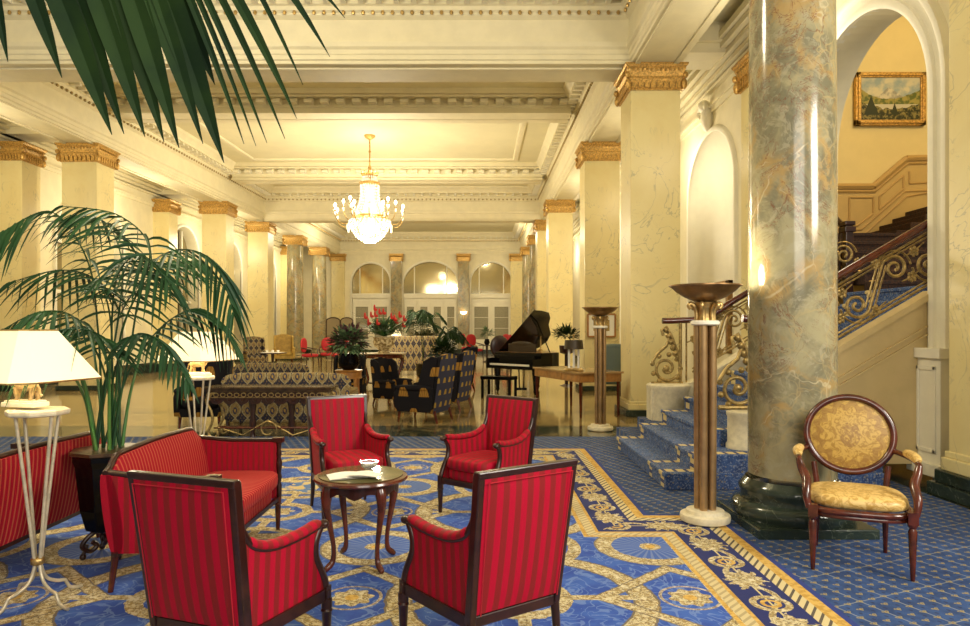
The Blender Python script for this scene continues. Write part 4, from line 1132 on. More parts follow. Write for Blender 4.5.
# ------------------------------------------------------------------ palms
def frond(pts, nl, ll, w=.011, up=None, droop=.35, fold=.5, stemr=.006, start=.25, mat='leaf', name='frond', parent=None, rnd=None, tipr=.35):
    rnd = rnd or random
    P = smoothpts(pts, 10); n = len(P)
    mb = MB(); mb.tube(P, [stemr*(1-.75*i/n) for i in range(n)], 6)
    for i in range(nl):
        f = start + (1-start)*(i+.5)/nl
        k = f*(n-1); a = int(k); p = P[a].lerp(P[min(a+1, n-1)], k-a)
        t = (P[min(a+2, n-1)]-P[max(a-1, 0)]).normalized()
        side = t.cross(Vector((0,0,1)));
        if side.length < .2: side = t.cross(Vector((0,1,0)))
        side.normalize()
        g = (f-start)/(1-start)
        L = ll*(math.sin(PI*(.18+.72*g))**.7)*(1 if g < .85 else 1-.35*(g-.85)/.15)*rnd.uniform(.88,1.08)
        for s in (-1, 1):
            d = (t*(.45+.55*g) + side*s*(1.0-.45*g) + Vector((0,0,rnd.uniform(-.10,.12)-fold*.75))).normalized()
            mb.blade(p, p + d*L*.93, w*rnd.uniform(.8,1.15), L*droop*rnd.uniform(.7,1.3), up=Vector((rnd.uniform(-.9,.9), -.7, rnd.uniform(.2,1.2))))
    return build(name, mb, M[mat], parent, smooth=0)
PY = 4.62
pc = at(104, 450, PY)
t = thing('kentia_palm', 'large green kentia palm behind the red settee', 'palm', (0,0,0))
base = Vector((-2.50, PY, .74))
FR = [  # mid and end points of every rachis: (px,py,depth)
    [(98,330,4.55),(88,262,4.45),(52,212,4.3),(2,232,4.1)],
    [(130,350,4.6),(145,275,4.6),(176,250,4.5),(214,262,4.4),(234,315,4.3)],
    [(112,340,4.7),(100,285,4.8),(62,270,4.9),(8,283,5.0)],
    [(122,330,4.5),(150,255,4.3),(120,216,4.1),(60,206,3.9)],
    [(118,320,4.7),(122,262,4.9),(105,222,5.1),(70,215,5.3)],
    [(135,360,4.7),(170,320,4.9),(205,310,5.1),(236,345,5.3)],
    [(100,360,4.5),(75,318,4.3),(40,312,4.1),(2,330,4.0)],
    [(115,370,4.4),(135,335,4.1),(165,345,3.95),(190,385,3.85)],
    [(108,370,4.5),(98,335,4.2),(60,330,4.0),(20,352,3.9)],
    [(120,340,4.8),(140,290,5.1),(168,262,5.3),(200,262,5.5)],
    [(112,320,4.6),(118,275,4.5),(140,255,4.3),(172,285,4.1)],
]
rp = random.Random(3)
for i, fr in enumerate(FR):
    b = base + Vector((rp.uniform(-.09,.09), rp.uniform(-.08,.08), 0))
    pts = [b, b + (at(*fr[0])-b)*.45 + Vector((0,0,.04))] + [at(*q) for q in fr]
    frond(pts, 19, .40 if i != 7 else .22, w=.0120, droop=.5, start=.48, stemr=.009, parent=t, rnd=rp)
for i in range(9):
    a = rp.uniform(0, 6.28); b = base + Vector((.09*math.cos(a), .09*math.sin(a), -.02))
    build('stem', MB().tube(smoothpts([b, b+Vector((.06*math.cos(a), .06*math.sin(a), .35)), b+Vector((.16*math.cos(a), .14*math.sin(a), rp.uniform(.55,.9)))], 4), [.013-.0008*k for k in range(9)], 6), M['stem'], t, smooth=60)
t = thing('planter', 'dark eight sided planter on scroll feet holding the kentia palm', 'planter', (-2.50, PY, .018))
build('pot', MB().lathe([(.10,.17),(.15,.19),(.185,.33),(.215,.62),(.23,.66),(.23,.71),(.20,.71),(.195,.66),(0,.64)], n=8), M['black'], t, smooth=0, bev=.006)
tagp(build('soil', MB().lathe([(0,.67),(.195,.67),(.19,.70),(0,.72)], n=16), M['soil'], t), kind='stuff')
build('rim', MB().lathe([(.225,.69),(.245,.70),(.245,.72),(.2,.725)], n=8), plain('mottled_dark_wood', (.10,.055,.025), .3, var=.6, vs=20), t, smooth=0)
for k in range(4):
    a = PI/4 + k*PI/2
    P = smoothpts([(.08,0,.18),(.14,0,.14),(.17,0,.09),(.12,0,.05),(.08,0,.08),(.11,0,.11)], 4)
    build('foot', MB().tube([(p.x*math.cos(a), p.x*math.sin(a), p.z) for p in P], .016, 8).ball((.165*math.cos(a),.165*math.sin(a),.022), .022, 8, 6).tube([(.14*math.cos(a),.14*math.sin(a),.10),(.165*math.cos(a),.165*math.sin(a),.03)], .012, 6), M['darkwood'], t, smooth=60)
# overhanging frond at the top left, of a tall palm standing just outside the picture
t = thing('tall_palm', 'dark palm frond hanging into the picture from the top left', 'palm', (0,0,0))
r2 = random.Random(11)
def bigfrond(pts, specs):
    P = smoothpts(pts, 14); mb = MB(); mb.tube(P, [.011*(1-.7*i/len(P)) for i in range(len(P))], 6)
    for (rx, ex, ey, eY, w, dr) in specs:
        p = min(P, key=lambda q: abs(478+680*q.x/q.y-rx))
        mb.blade(p, at(ex, ey, eY) + Vector((0,0,dr)), w, dr, up=Vector((.1,-1,.35)), n=9)
    return mb
rach = [Vector((-2.3,1.75,1.9)), Vector((-2.0,1.8,2.45)), at(-60,-45,1.86), at(0,-72,1.88), at(80,-88,1.9), at(160,-90,1.93), at(230,-78,1.96), at(300,-45,2.0)]
sp = [(-20,8,62,1.85,.017,.05),(3,62,78,1.86,.024,.06),(28,112,135,1.88,.038,.07),(45,124,134,1.92,.030,.07),(66,145,137,1.9,.036,.08),(90,164,142,1.92,.034,.08),(104,179,148,1.9,.036,.08),
      (120,203,144,1.92,.030,.09),(132,224,163,1.94,.042,.09),(150,244,144,1.93,.011,.14),(155,256,146,1.98,.008,.15),(160,267,143,1.95,.010,.15),(170,285,139,1.98,.011,.17),(182,297,119,1.97,.017,.16),(215,303,85,1.99,.008,.10),(235,330,57,2.0,.012,.10),(262,345,18,2.03,.010,.06),(285,372,-12,2.05,.009,.05),
      (15,88,60,1.9,.03,.05),(75,130,70,1.97,.04,.05),(112,178,75,1.98,.04,.05),(140,215,85,1.98,.036,.06),(50,105,60,1.96,.034,.04),(95,152,70,1.97,.036,.04),(5,70,30,1.9,.026,.04),(128,196,80,1.97,.034,.05)]
build('frond', bigfrond(rach, sp), M['leafdark'], t, smooth=0)
build('trunk', MB().tube([(-2.55,1.7,.4),(-2.5,1.7,1.2),(-2.3,1.75,1.9)], [.03,.025,.014], 8), M['stem'], t)
build('pot', MB().lathe([(.16,.018),(.24,.40),(.26,.44),(.22,.44),(0,.40)], (-2.55,1.7,0), 20), M['black'], t, smooth=40)
# ================================================================== MIDGROUND
def make_wing(label, mx, my, mback, mname='wing_armchair', seat_dark=True):
    t = thing(mname, label, 'armchair')
    def shape(z):   # half width of back
        return .33 if z < 1.0 else .33*math.sqrt(max(.2, 1-((z-1.0)/.17)**2*.6))
    bk = MB(); nu, nv = 14, 14
    def f(u, v, s):
        z = .16 + .98*v - .05*(2*u-1)**2*v; x = (2*u-1)*shape(z)
        return (x, .26 + (z-.16)*.14 + s*.035 + s*.02*math.sin(PI*u)*math.sin(PI*v), z)
    bb = MB().grid(lambda u, v: f(1-u, v, 1), nu, nv)
    bk.grid(lambda u, v: f(u, v, -1), nu, nv); bk.grid(lambda u, v: f(v, 1, 2*u-1), 1, nu); bk.grid(lambda u, v: f(0, v, 1-2*u), 1, nv); bk.grid(lambda u, v: f(1, v, 2*u-1), 1, nv)
    build('backrest', bk, mx, t, smooth=50); build('back_panel', bb, mback, t, smooth=50, label='patterned outer back')
    for s in (-1, 1):
        wing = [(.30,.55),(.38,1.08),(.28,1.10),(.15,1.02),(.10,.80),(.05,.62),(.05,.55)]
        mb = MB().prism(wing, lambda u,v,w:(s*(.335+w),u,v), -.03, .03)
        build('wing', mb, my, t, bev=.012, smooth=0)
        mb = MB().prism([(.30,.18),(.32,.58),(-.28,.56),(-.34,.48),(-.33,.30),(-.30,.18)], lambda u,v,w:(s*(.335+w),u,v), -.045, .045)
        mb.ball((s*.345,-.02,.575), (.06,.33,.05), 10, 10, .7)
        build('arm', mb, my, t, bev=.012, smooth=50)
        for y in (-.27,.30):
            build('leg', MB().tube([(s*.29,y,.20),(s*.30,y+(-.02 if y < 0 else .05),0)], [.028,.017], 8), M['redwood'], t)
    build('seat', MB().box(-.30,.30,-.31,.26,.17,.30).ball((0,-.05,.37), (.30,.30,.085), 24, 10, .4), mx, t, smooth=50)
    return t
wc = make_wing('black wing armchair with gold bell motifs, nearest in the middle of the hall', M['bellx'], M['belly'], M['bellxb'])
wc.location = (-.92,11.55,0); wc.rotation_euler.z = math.radians(-112); wc.scale = (1,1.12,1)
WG = 'bell patterned wing chairs in the hall'; wc['group'] = WG
dup(wc, (-.60,13.2,0), -110, 'second bell patterned wing chair, just behind the nearest black one', WG)
dup(wc, (-.52,17.2,0), -80, 'blue and gold backed wing chair third from the camera, by the leafy plants', WG)
dup(wc, (-1.75,13.9,0), 60, 'black wing chair with one bell motif facing the nearest one', WG, .85)
dup(wc, (-4.42,11.0,0), 8, 'black wing armchair seen behind the far lamp stand', WG)
dup(wc, (-2.75,14.4,0), 0, 'dark wing armchair behind the small drum table plant', WG, .9)
gold_ch = make_wing('mustard yellow wing armchair far left below the round columns', plain('mustard', (.52,.34,.07), .6, var=.3), plain('mustard2', (.52,.34,.07), .6), plain('mustard3', (.45,.29,.06), .6))
gold_ch.location = (-8.9,31.2,0); gold_ch.rotation_euler.z = math.radians(20); gold_ch.scale = (1.2,1.2,1.15)
gc = make_wing('grey beige patterned wing armchair far left of the yellow one', M['damask'], M['damask'], M['damask'])
gc.location = (-8.9,27.2,0); gc.rotation_euler.z = math.radians(30); gc.scale = (1.1,)*3

def make_bench_settee(label, L, H, mat):
    t = thing('patterned_settee', label, 'sofa')
    build('backrest', MB().ball((0,.28,H*.56), (L/2,.09,H*.44), 40, 14, .3), mat, t, smooth=50)
    build('seat', MB().ball((0,-.02,.33), (L/2-.05,.33,.14), 36, 10, .35), mat, t, smooth=50)
    for s in (-1, 1):
        build('arm', MB().ball((s*(L/2-.07),-.02,.44), (.09,.34,.18), 14, 10, .4), mat, t, smooth=50)
        for y in (-.27,.30): build('leg', MB().tube([(s*(L/2-.10),y,.22),(s*(L/2-.10),y,0)], [.03,.02], 8), M['darkwood'], t)
    return t
d1 = make_bench_settee('palmette patterned settee right behind the scrolled iron table', 2.0, .88, M['damask'])
d1.location = (-2.95,10.75,0); d1.rotation_euler.z = math.radians(180)
PG = 'palmette patterned settees'; d1['group'] = PG
dup(d1, (-4.1,13.2,0), 0, 'palmette patterned settee farther back, facing the first one', PG, (.75,1,1))
dup(d1, (-2.05,23.0,0), 180, 'palmette patterned settee under the leafy plants in the centre', PG, (1.0,1,1.5))
# scrolled iron console table
t = thing('iron_console_table', 'long dark console table on scrolled gilt iron legs, behind the settee', 'table', (-2.95,9.75,0))
build('tabletop', MB().box(-.90,.90,-.24,.24,.70,.735).box(-.87,.87,-.22,.22,.66,.70), plain('aged_brown_top', (.07,.04,.018), .2, var=.5, vs=12), t, bev=.006, smooth=0)
fz = MB()
for k in range(18):
    x = -.82 + k*.0965; fz.tube([(x+.035*math.cos(a), -.22, .625+.028*math.sin(a)) for a in [2*PI*j/8 for j in range(8)]], .007, 5, True)
fz.box(-.86,.86,-.225,-.215,.585,.592)
ap = MB()
for k in range(9):
    x0 = -.81+.18*k; ap.prism([(x0,.66),(x0+.18,.66),(x0+.18,.56)] + [(x0+.09+.09*math.cos(a), .56-.07*math.sin(a)) for a in [PI*j/8 for j in range(1,8)]] + [(x0,.56)], lambda u,v,w:(u,w,v), -.205, -.18)
    ap.ball((x0+.09,-.21,.57), (.035,.015,.045), 8, 6)
build('carved_apron', ap, M['darkwood'], t, smooth=30)
build('frieze_scrolls', fz, M['goldpale'], t, smooth=60)
for s in (-1, 1):
    for y in (-.2,.2):
        P = smoothpts([(s*.74,y,.66),(s*.82,y,.62),(s*.86,y,.52),(s*.80,y,.40),(s*.78,y,.25),(s*.84,y,.10),(s*.78,y,.02),(s*.71,y,.05),(s*.72,y,.11),(s*.76,y,.10)], 5)
        build('leg', MB().tube(P, .020, 8), M['goldpale'], t, smooth=60)
build('scroll', MB().tube([(.0+.13*math.cos(a)*(1-k_*.02), -.2, .14+.13*math.sin(a)*(1-k_*.02)) for k_, a in enumerate([-.5+.25*j for j in range(26)])], .012, 6).tube([(-.7,-.2,.17),(-.35,-.2,.06),(0,-.2,.27),(.35,-.2,.06),(.7,-.2,.17)], .010, 6), M['goldpale'], t, smooth=60)
build('stretcher', MB().tube([(-.78,0,.14),(.78,0,.14)], .022, 8).tube([(-.76,-.2,.16),(.76,-.2,.16)], .012, 6), M['redwood'], t)
for s in (-.28,.28): build('inner_post', MB().lathe([(.05,0),(.03,.08),(.055,.2),(.032,.3),(.06,.5),(.045,.66)], (s,0,0), 10), M['darkwood'], t)

# drum table + potted plant
t = thing('drum_table', 'small round honey wood drum table under a black flowerpot', 'table', (-2.28,12,0))
build('tabletop', MB().lathe([(0,.83),(.235,.83),(.245,.82),(.235,.80),(.225,.79),(.225,.70),(.235,.69),(.225,.68),(0,.68)], n=32), M['midwood'], t, smooth=40)
for k in range(4):
    a = PI/4+k*PI/2
    build('leg', MB().tube([(.19*math.cos(a),.19*math.sin(a),.70),(.20*math.cos(a),.20*math.sin(a),.35),(.22*math.cos(a),.22*math.sin(a),0)], [.03,.022,.02], 8), M['midwood'], t)
build('shelf', MB().lathe([(0,.25),(.18,.25),(.18,.28),(0,.28)], n=24), M['midwood'], t)
def bush(name, mat, c, r, n, L, parent, seed=1, w=.02, zlow=-.2, droop=.25):
    rr = random.Random(seed); mb = MB()
    for i in range(n):
        a = rr.uniform(0, 2*PI); e = rr.uniform(zlow, 1); q = math.sqrt(max(0, 1-e*e)); k = rr.uniform(.25, .8)
        d = Vector((math.cos(a)*q, math.sin(a)*q, e))
        p = Vector(c) + Vector((d.x*r[0]*k, d.y*r[1]*k, d.z*r[2]*k))
        mb.blade(p, p + (d + Vector((rr.uniform(-.4,.4), rr.uniform(-.4,.4), rr.uniform(-.2,.5)))).normalized()*L*rr.uniform(.6,1.2), w*rr.uniform(.7,1.3), L*droop, n=3)
    return tagp(build(name, mb, mat, parent, smooth=0), kind=None)
t = thing('potted_plant', 'purple and green leafy plant in a round black pot on the drum table', 'plant', (-2.28,12,.83))
build('pot', MB().lathe([(.10,0),(.17,.05),(.19,.14),(.175,.26),(.18,.29),(.16,.29),(0,.26)], n=28), M['black'], t, smooth=60)
bush('foliage', M['leaf2'], (0,0,.46), (.42,.40,.36), 420, .15, t, 2, .030, zlow=-.5)
bush('purple_foliage', M['leafp'], (0,0,.50), (.42,.38,.38), 240, .13, t, 3, .028, zlow=-.3)
# centre table and urn
t = thing('center_table', 'large round mahogany centre table under the flower urn', 'table', (-2.54,18.2,0))
build('tabletop', MB().lathe([(0,.90),(.62,.90),(.64,.885),(.62,.87),(.58,.86),(.57,.78),(0,.78)], n=40), M['redwood'], t, smooth=40)
build('cloth', MB().lathe([(0,.901),(.60,.901),(.60,.908),(0,.908)], n=40), plain('cream_top', (.6,.5,.3), .3), t)
for k in range(4):
    a = .5+k*PI/2
    P = smoothpts([(.50,0,.80),(.56,0,.70),(.50,0,.50),(.42,0,.25),(.46,0,.10),(.52,0,.03)], 4)
    build('leg', MB().tube([(p.x*math.cos(a), p.x*math.sin(a), p.z) for p in P], [.06-.0018*i for i in range(len(P))], 8), M['redwood'], t, smooth=60)
build('lower_shelf', MB().lathe([(0,.10),(.40,.10),(.42,.12),(.40,.14),(0,.14)], n=32), M['redwood'], t)
t = thing('flower_urn', 'painted urn of red flowers and arching leaves on the centre table', 'flower arrangement', (-2.52,18.2,.908))
build('urn', MB().lathe([(.16,0),(.17,.03),(.12,.07),(.25,.18),(.29,.30),(.27,.38),(.30,.42),(.27,.42),(0,.38)], n=32), plain('painted_porcelain', (.70,.60,.38), .25, c2=(.20,.13,.05), vs=14), t, smooth=60)
bush('greenery', M['leaf2'], (0,0,.62), (.50,.45,.32), 260, .22, t, 5, .04)
gb = MB(); rr = random.Random(8)
for i in range(34):
    a = rr.uniform(0, 2*PI); L = rr.uniform(.6,1.05); e = rr.uniform(.3,1.0)
    gb.blade((0,0,.45), (math.cos(a)*L, math.sin(a)*L*.7, .45+L*e), .028, .25*L, n=6)
build('long_leaves', gb, M['leaf'], t, smooth=0)
for i in range(17):
    a = 2*PI*i/17; x = .66*math.cos(a)*rr.uniform(.4,1); y = .4*math.sin(a); z = rr.uniform(.72,1.18)
    mb = MB().tube([(0,0,.45),(x*.7,y*.7,z*.75),(x,y,z)], .008, 5)
    fl = build('flower_stem', mb, M['stem'], t)
    build('flower', MB().ball((x,y,z+.05), (.030,.03,.09), 8, 6).ball((x+.03,y,z), (.055,.015,.04), 8, 6), M['redflower'], fl, smooth=60)
# potted palms in the middle distance
def floor_palm(label, x, y, h, r, n, mat, seed, potr=.22):
    t = thing('potted_palm', label, 'plant', (x, y, 0))
    build('pot', MB().lathe([(potr*.6,0),(potr*.95,.1),(potr,.40),(potr*1.1,.45),(potr*.9,.45),(0,.42)], n=20), M['black'], t, smooth=60)
    rr = random.Random(seed)
    for i in range(n):
        a = 2*PI*i/n + rr.uniform(-.2,.2); R = r*rr.uniform(.7,1.05); H = h*rr.uniform(.75,1.0)
        frond([(0,0,.42),(math.cos(a)*R*.15, math.sin(a)*R*.15, H*.72),(math.cos(a)*R*.55, math.sin(a)*R*.55, H),(math.cos(a)*R, math.sin(a)*R, H*.86)], 16, r*.42, w=.016, droop=.35, start=.40, mat=mat, parent=t, rnd=rr)
    return t
floor_palm('dark leafy palm in the centre distance, right of the red flowers', -1.75, 21.6, 2.2, .75, 11, 'leafdark', 1)
floor_palm('smaller dark leafy plant between the palm and the wing chairs', -.75, 19.6, 1.75, .48, 12, 'leafdark', 4)
t = thing('leafy_shrub', 'bushy dark shrub in a pot beside the blue wing chair', 'plant', (-.98,18.6,0))
build('pot', MB().lathe([(.2,0),(.26,.3),(.28,.5),(.24,.5),(0,.45)], n=20), M['black'], t, smooth=60)
bush('foliage', M['leafdark'], (0,0,.9), (.42,.40,.48), 320, .2, t, 9, .035)
t = thing('dried_shrub', 'low brown leafy plant above the palmette settee', 'plant', (-1.9,24.3,0))
build('pot', MB().lathe([(.3,0),(.3,.9),(.34,1.0),(0,.95)], n=20), M['bronze'], t, smooth=60)
bush('foliage', plain('brown_leaf', (.12,.08,.035), .6, c2=(.05,.07,.02), vs=30), (0,0,1.25), (.75,.35,.28), 300, .2, t, 12, .03)
# folding screen
t = thing('folding_screen', 'dark framed two panel folding screen in the far left', 'screen', (-6.9,34,0))
for k, (x, rz) in enumerate(((-.34,18),(.34,-18))):
    M_ = Matrix.Translation((x,0,0)) @ Matrix.Rotation(math.radians(rz), 4, 'Z')
    P = [(-.34,.05),(.34,.05),(.34,1.95)] + [(.34*math.cos(a), 1.95+.17*math.sin(a)) for a in [PI*j/10 for j in range(1,10)]] + [(-.34,1.95)]
    fr = MB().tube([(u,0,v) for u, v in P], .03, 6, True, M_)
    pf = build('screen_frame', fr, M['darkwood'], t)
    build('screen_panel', MB().prism(P, lambda u,v,w:(u,w,v), -.01, .01, M_), plain('taupe_cloth%d' % k, (.30,.24,.14), .7), pf, smooth=0)
# red far chairs with small tables
def make_redchair(label):
    t = thing('red_side_chair', label, 'chair')
    build('backrest', MB().ball((0,.22,.80), (.24,.045,.25), 20, 10, .8), M['farred'], t, smooth=60)
    build('seat', MB().ball((0,0,.46), (.26,.24,.06), 20, 8, .5), M['farred'], t, smooth=60)
    for s in (-1, 1):
        build('arm', MB().tube([(s*.23,.2,.72),(s*.29,.0,.68),(s*.28,-.15,.66),(s*.25,-.18,.46)], .018, 6), M['darkwood'], t)
        for y in (-.2,.2): build('leg', MB().tube([(s*.22,y,.43),(s*.22,y*1.15,0)], [.022,.015], 6), M['darkwood'], t)
    return t
rc = make_redchair('red side chair in the far left, leftmost of the three there, turned sideways')
RG = 'red side chairs in the distance'
rc['group'] = RG; rc.location = (-6.5,26.3,0); rc.rotation_euler.z = math.radians(80); rc.scale = (1.15,)*3
dup(rc, (-6.1,27.6,0), 10, 'red side chair in the far left with round back toward us, middle one', RG, 1.15)
dup(rc, (-5.4,26.6,0), -60, 'red side chair in the far left, half hidden behind the purple plant', RG, 1.15)
dup(rc, (-.15,31.5,0), 40, 'red side chair in the centre distance, left of the small plant table', RG, 1.25)
dup(rc, (-.50,34.5,0), 70, 'red side chair in the centre distance, behind the blue wing chair', RG, 1.25)
dup(rc, (1.15,32.6,0), -50, 'red side chair in the centre distance, right of the small plant table', RG, 1.25)
dup(rc, (1.15,30.0,0), -80, 'orange red side chair nearest to the piano keyboard', RG, 1.25)
def small_table(label, x, y, h=.8, r=.4):
    t = thing('side_table', label, 'table', (x, y, 0))
    build('tabletop', MB().lathe([(0,h-.03),(r,h-.03),(r,h),(0,h)], n=24), M['darkwood'], t)
    build('pedestal', MB().lathe([(r*.6,0),(.05,.08),(.04,h*.5),(.06,h-.03)], n=12), M['darkwood'], t)
small_table('small dark table between the red chairs in the centre distance', .42, 32)
t = thing('small_vase_plant', 'small green plant in a dark vase between the distant red chairs', 'plant', (.42,32,.8))
build('vase', MB().lathe([(.08,0),(.14,.12),(.10,.25),(.12,.28),(0,.26)], n=14), M['black'], t, smooth=60)
bush('foliage', M['leaf2'], (0,0,.5), (.35,.3,.35), 90, .28, t, 22, .03)
small_table('low dark side table far left in front of the patterned armchair', -7.4, 24.5, .7, .5)
t = thing('tea_service', 'white cups and cloth on the low far left table', 'tableware', (-7.4,24.5,.7))
build('tray_cloth', MB().box(-.35,.35,-.25,.25,0,.012), M['paper'], t)
for k in range(3): build('cup', MB().lathe([(.03,.012),(.05,.05),(.055,.09),(0,.05)], (-.2+.2*k,0,0), 12), M['paper'], t)

# ------------------------------------------------------------------ grand piano
t = thing('grand_piano', 'black grand piano with raised lid in front of the right pillars', 'piano', (1.26,15.6,0), 0)
# local frame: keyboard along -x.. build in u (keyboard, near->far) and w (tail) then map
du = Vector((-.71,.704,0)); dw = Vector((.704,.71,0))
PM = Matrix(((du.x, dw.x, 0, 0), (du.y, dw.y, 0, 0), (0, 0, 1, 0), (0, 0, 0, 1)))
out = [(0,0),(1.48,0)] + [(a, b*.88) for a, b in [(1.48,1.8),(1.38,2.12),(1.12,2.24),(.86,2.12),(.68,1.88),(.50,1.64),(.25,1.44),(.06,1.18),(0,.80)]]
body = [(0,.30)] + [(1.48,.30)] + out[2:]
build('case', MB().prism(body, lambda u,v,w:(u,v,w), .62, .98, PM), M['black'], t, smooth=0, bev=.01)
inn = [(.06,.42),(1.42,.42)] + [(a*.96+.03, b*.96) for a, b in out[2:]]
build('soundboard', MB().prism(inn, lambda u,v,w:(u,v,w), .985, .99, PM), M['midwood'], t, smooth=0)
kb = MB().box(0,.10,-.02,.35,.62,.85, PM).box(1.38,1.48,-.02,.35,.62,.85, PM).box(0,1.48,-.02,.35,.60,.68, PM).box(.1,1.38,.17,.32,.68,.92, PM)
build('keybed', kb, M['black'], t, bev=.008, smooth=0)
build('keys', MB().box(.11,1.37,-.0,.16,.68,.72, PM), M['whitekey'], t, smooth=0, label='ivory keyboard')
bk = MB()
for k in range(36):
    if k % 7 in (2, 6): continue
    bk.box(.135+k*.0345,.150+k*.0345,.06,.16,.72,.732, PM)
build('black_keys', bk, M['black'], t, smooth=0)
build('music_desk', MB().box(.30,1.18,.46,.49,.98,1.20, PM).ball((.74,.47,1.19), (.36,.015,.07), 16, 6, 1, PM), plain('music_desk_wood', (.035,.02,.012), .2), t, smooth=40)
# lid hinged on the u=1.48 side, opening toward the near side
ang = math.radians(41)
def lidpt(u, v, w):
    d = (1.48-u)
    return PM @ Vector((1.48 - d*math.cos(ang) - w*math.sin(ang), v, .99 + d*math.sin(ang) + w*math.cos(ang)))
build('lid', MB().prism([(-.03,.42),(1.48,.42)] + [(a*1.02-.02, b*1.02) for a, b in out[2:]], lidpt, 0, .022), M['black'], t, smooth=0, bev=.004, label='raised black lid')
a_ = PM @ Vector((.10,.75,.98)); b_ = lidpt(.35,.9,0)
build('lid_prop', MB().tube([a_, b_], .014, 6), M['black'], t)
for (u, v) in ((.14,.25),(1.34,.25),(1.1,1.5)):
    c_ = PM @ Vector((u, v, 0))
    build('leg', MB().lathe([(.03,.04),(.05,.07),(.04,.12),(.055,.3),(.075,.5),(.08,.62)], tuple(c_), 12).ball((c_.x,c_.y,.03), .03, 8, 6), M['black'], t, smooth=60)
c_ = PM @ Vector((.74,.45,0))
build('pedal_lyre', MB().tube([c_+Vector((-.06,.06,.62)), c_+Vector((-.05,.05,.12))], .018, 6).tube([c_+Vector((.06,-.06,.62)), c_+Vector((.05,-.05,.12))], .018, 6).box(c_.x-.12,c_.x+.12,c_.y-.12,c_.y+.12,.08,.14), M['black'], t)
t = thing('piano_bench', 'black piano bench in front of the keyboard', 'bench', (.47,15.25,0), -30)
build('seat', MB().box(-.38,.38,-.19,.19,.42,.50), M['black'], t, bev=.012, smooth=0)
for sx in (-1, 1):
    for sy in (-1, 1): build('leg', MB().box(sx*.34-.025,sx*.34+.025,sy*.15-.025,sy*.15+.025,0,.42), M['black'], t, bev=.004, smooth=0)
t = thing('candelabra', 'small brass two light candelabra standing on the piano', 'candelabra', tuple(Vector((1.26,15.6,.99)) + PM @ Vector((1.05,1.55,0))))
build('stem', MB().lathe([(.07,0),(.06,.02),(.015,.05),(.02,.2),(.012,.35),(.02,.55)], n=12).tube([(-.13,0,.66),(-.10,0,.56),(0,0,.52),(.10,0,.56),(.13,0,.66)], .01, 6), M['gold'], t, smooth=60)
for s in (-1, 1):
    cn = build('candle', MB().tube([(s*.13,0,.66),(s*.13,0,.78)], .014, 8), M['paper'], t)
    build('candle_flame', MB().ball((s*.13,0,.83), (.025,.025,.055), 8, 6), M['bulb'], cn)
t = thing('potted_fern', 'dark fern in a pot behind the piano tail', 'plant', (2.42,18.6,0))
build('stand', MB().lathe([(.2,0),(.05,.05),(.05,.85),(.18,.9),(.2,1.1),(0,1.05)], n=16), M['darkwood'], t, smooth=60)
bush('foliage', M['leafdark'], (0,0,1.35), (.45,.45,.30), 260, .22, t, 31, .022)
t = thing('brown_chair_back', 'brown oval chair back seen past the piano music desk', 'chair', (.62,19.5,0), 10)
build('backrest', MB().ball((0,0,1.05), (.28,.04,.32), 18, 10), M['darkwood'], t, smooth=60); build('seat', MB().ball((0,-.25,.5), (.28,.28,.06), 16, 8, .5), M['darkwood'], t)
for sx in (-1,1):
    for y in (-.45,0): build('leg', MB().tube([(sx*.22,y,.75 if y==0 else .48),(sx*.22,y,0)], .02, 6), M['darkwood'], t)
# ------------------------------------------------------------------ writing desk + lamp + chair
dx = Vector((.94,.34,0)); dy = Vector((-.34,.94,0))
DM = Matrix(((dx.x, dy.x, 0, 0), (dx.y, dy.y, 0, 0), (0, 0, 1, 0), (0, 0, 0, 1)))
t = thing('writing_desk', 'honey wood writing desk with red wood legs left of the pillar', 'desk', (1.76,11.75,0))
build('tabletop', MB().box(-.03,.86,-.03,1.90,.765,.80, DM), plain('desk_top', (.42,.26,.11), .15, coat=.3), t, bev=.006, smooth=0)
build('apron', MB().box(.0,.83,.0,1.87,.62,.765, DM), M['midwood'], t, bev=.004, smooth=0)
dr = MB()
for k in range(3): dr.box(-.008,.0,.1+.6*k,.6+.6*k,.64,.75, DM)
build('drawer', dr, M['midwood'], t, smooth=0)
for u in (.04,.79):
    for v in (.04,1.83): build('leg', MB().tube([DM @ Vector((u,v,.765)), DM @ Vector((u,v,.0))], [.036,.022], 4), M['redwood'], t, smooth=0)
c_ = Vector((1.76,11.75,.80)) + DM @ Vector((.12,.45,0))
t = thing('desk_lamp', 'lamp with dark drum shade over white candle tubes on the desk', 'lamp', tuple(c_))
build('base', MB().lathe([(.17,0),(.18,.02),(.15,.045),(.05,.05),(.0,.05)], n=28), M['gold'], t, smooth=50)
for k in (-1, 0, 1): build('candle_tube', MB().tube([(k*.085,0,.05),(k*.085,0,.42)], .020, 10), M['paper'], t)
build('lamp_shade', MB().lathe([(.175,.39),(.16,.55),(.158,.55),(.173,.39)], n=28), plain('dark_bronze', (.05,.035,.02), .4, .3), t, smooth=50)
build('stem', MB().tube([(0,0,.4),(0,0,.62)], .01, 6).ball((0,0,.64), .02, 8, 6), M['gold'], t)
t = thing('desk_chair', 'blue grey upholstered chair behind the distant torchere', 'chair', (2.75,14.0,0), 180)
tg = plain('teal_fabric', (.10,.14,.14), .6)
build('backrest', MB().ball((0,.26,.93), (.26,.06,.32), 20, 12, .45), tg, t, smooth=60); build('seat', MB().ball((0,0,.50), (.28,.28,.08), 20, 8, .4), tg, t, smooth=60)
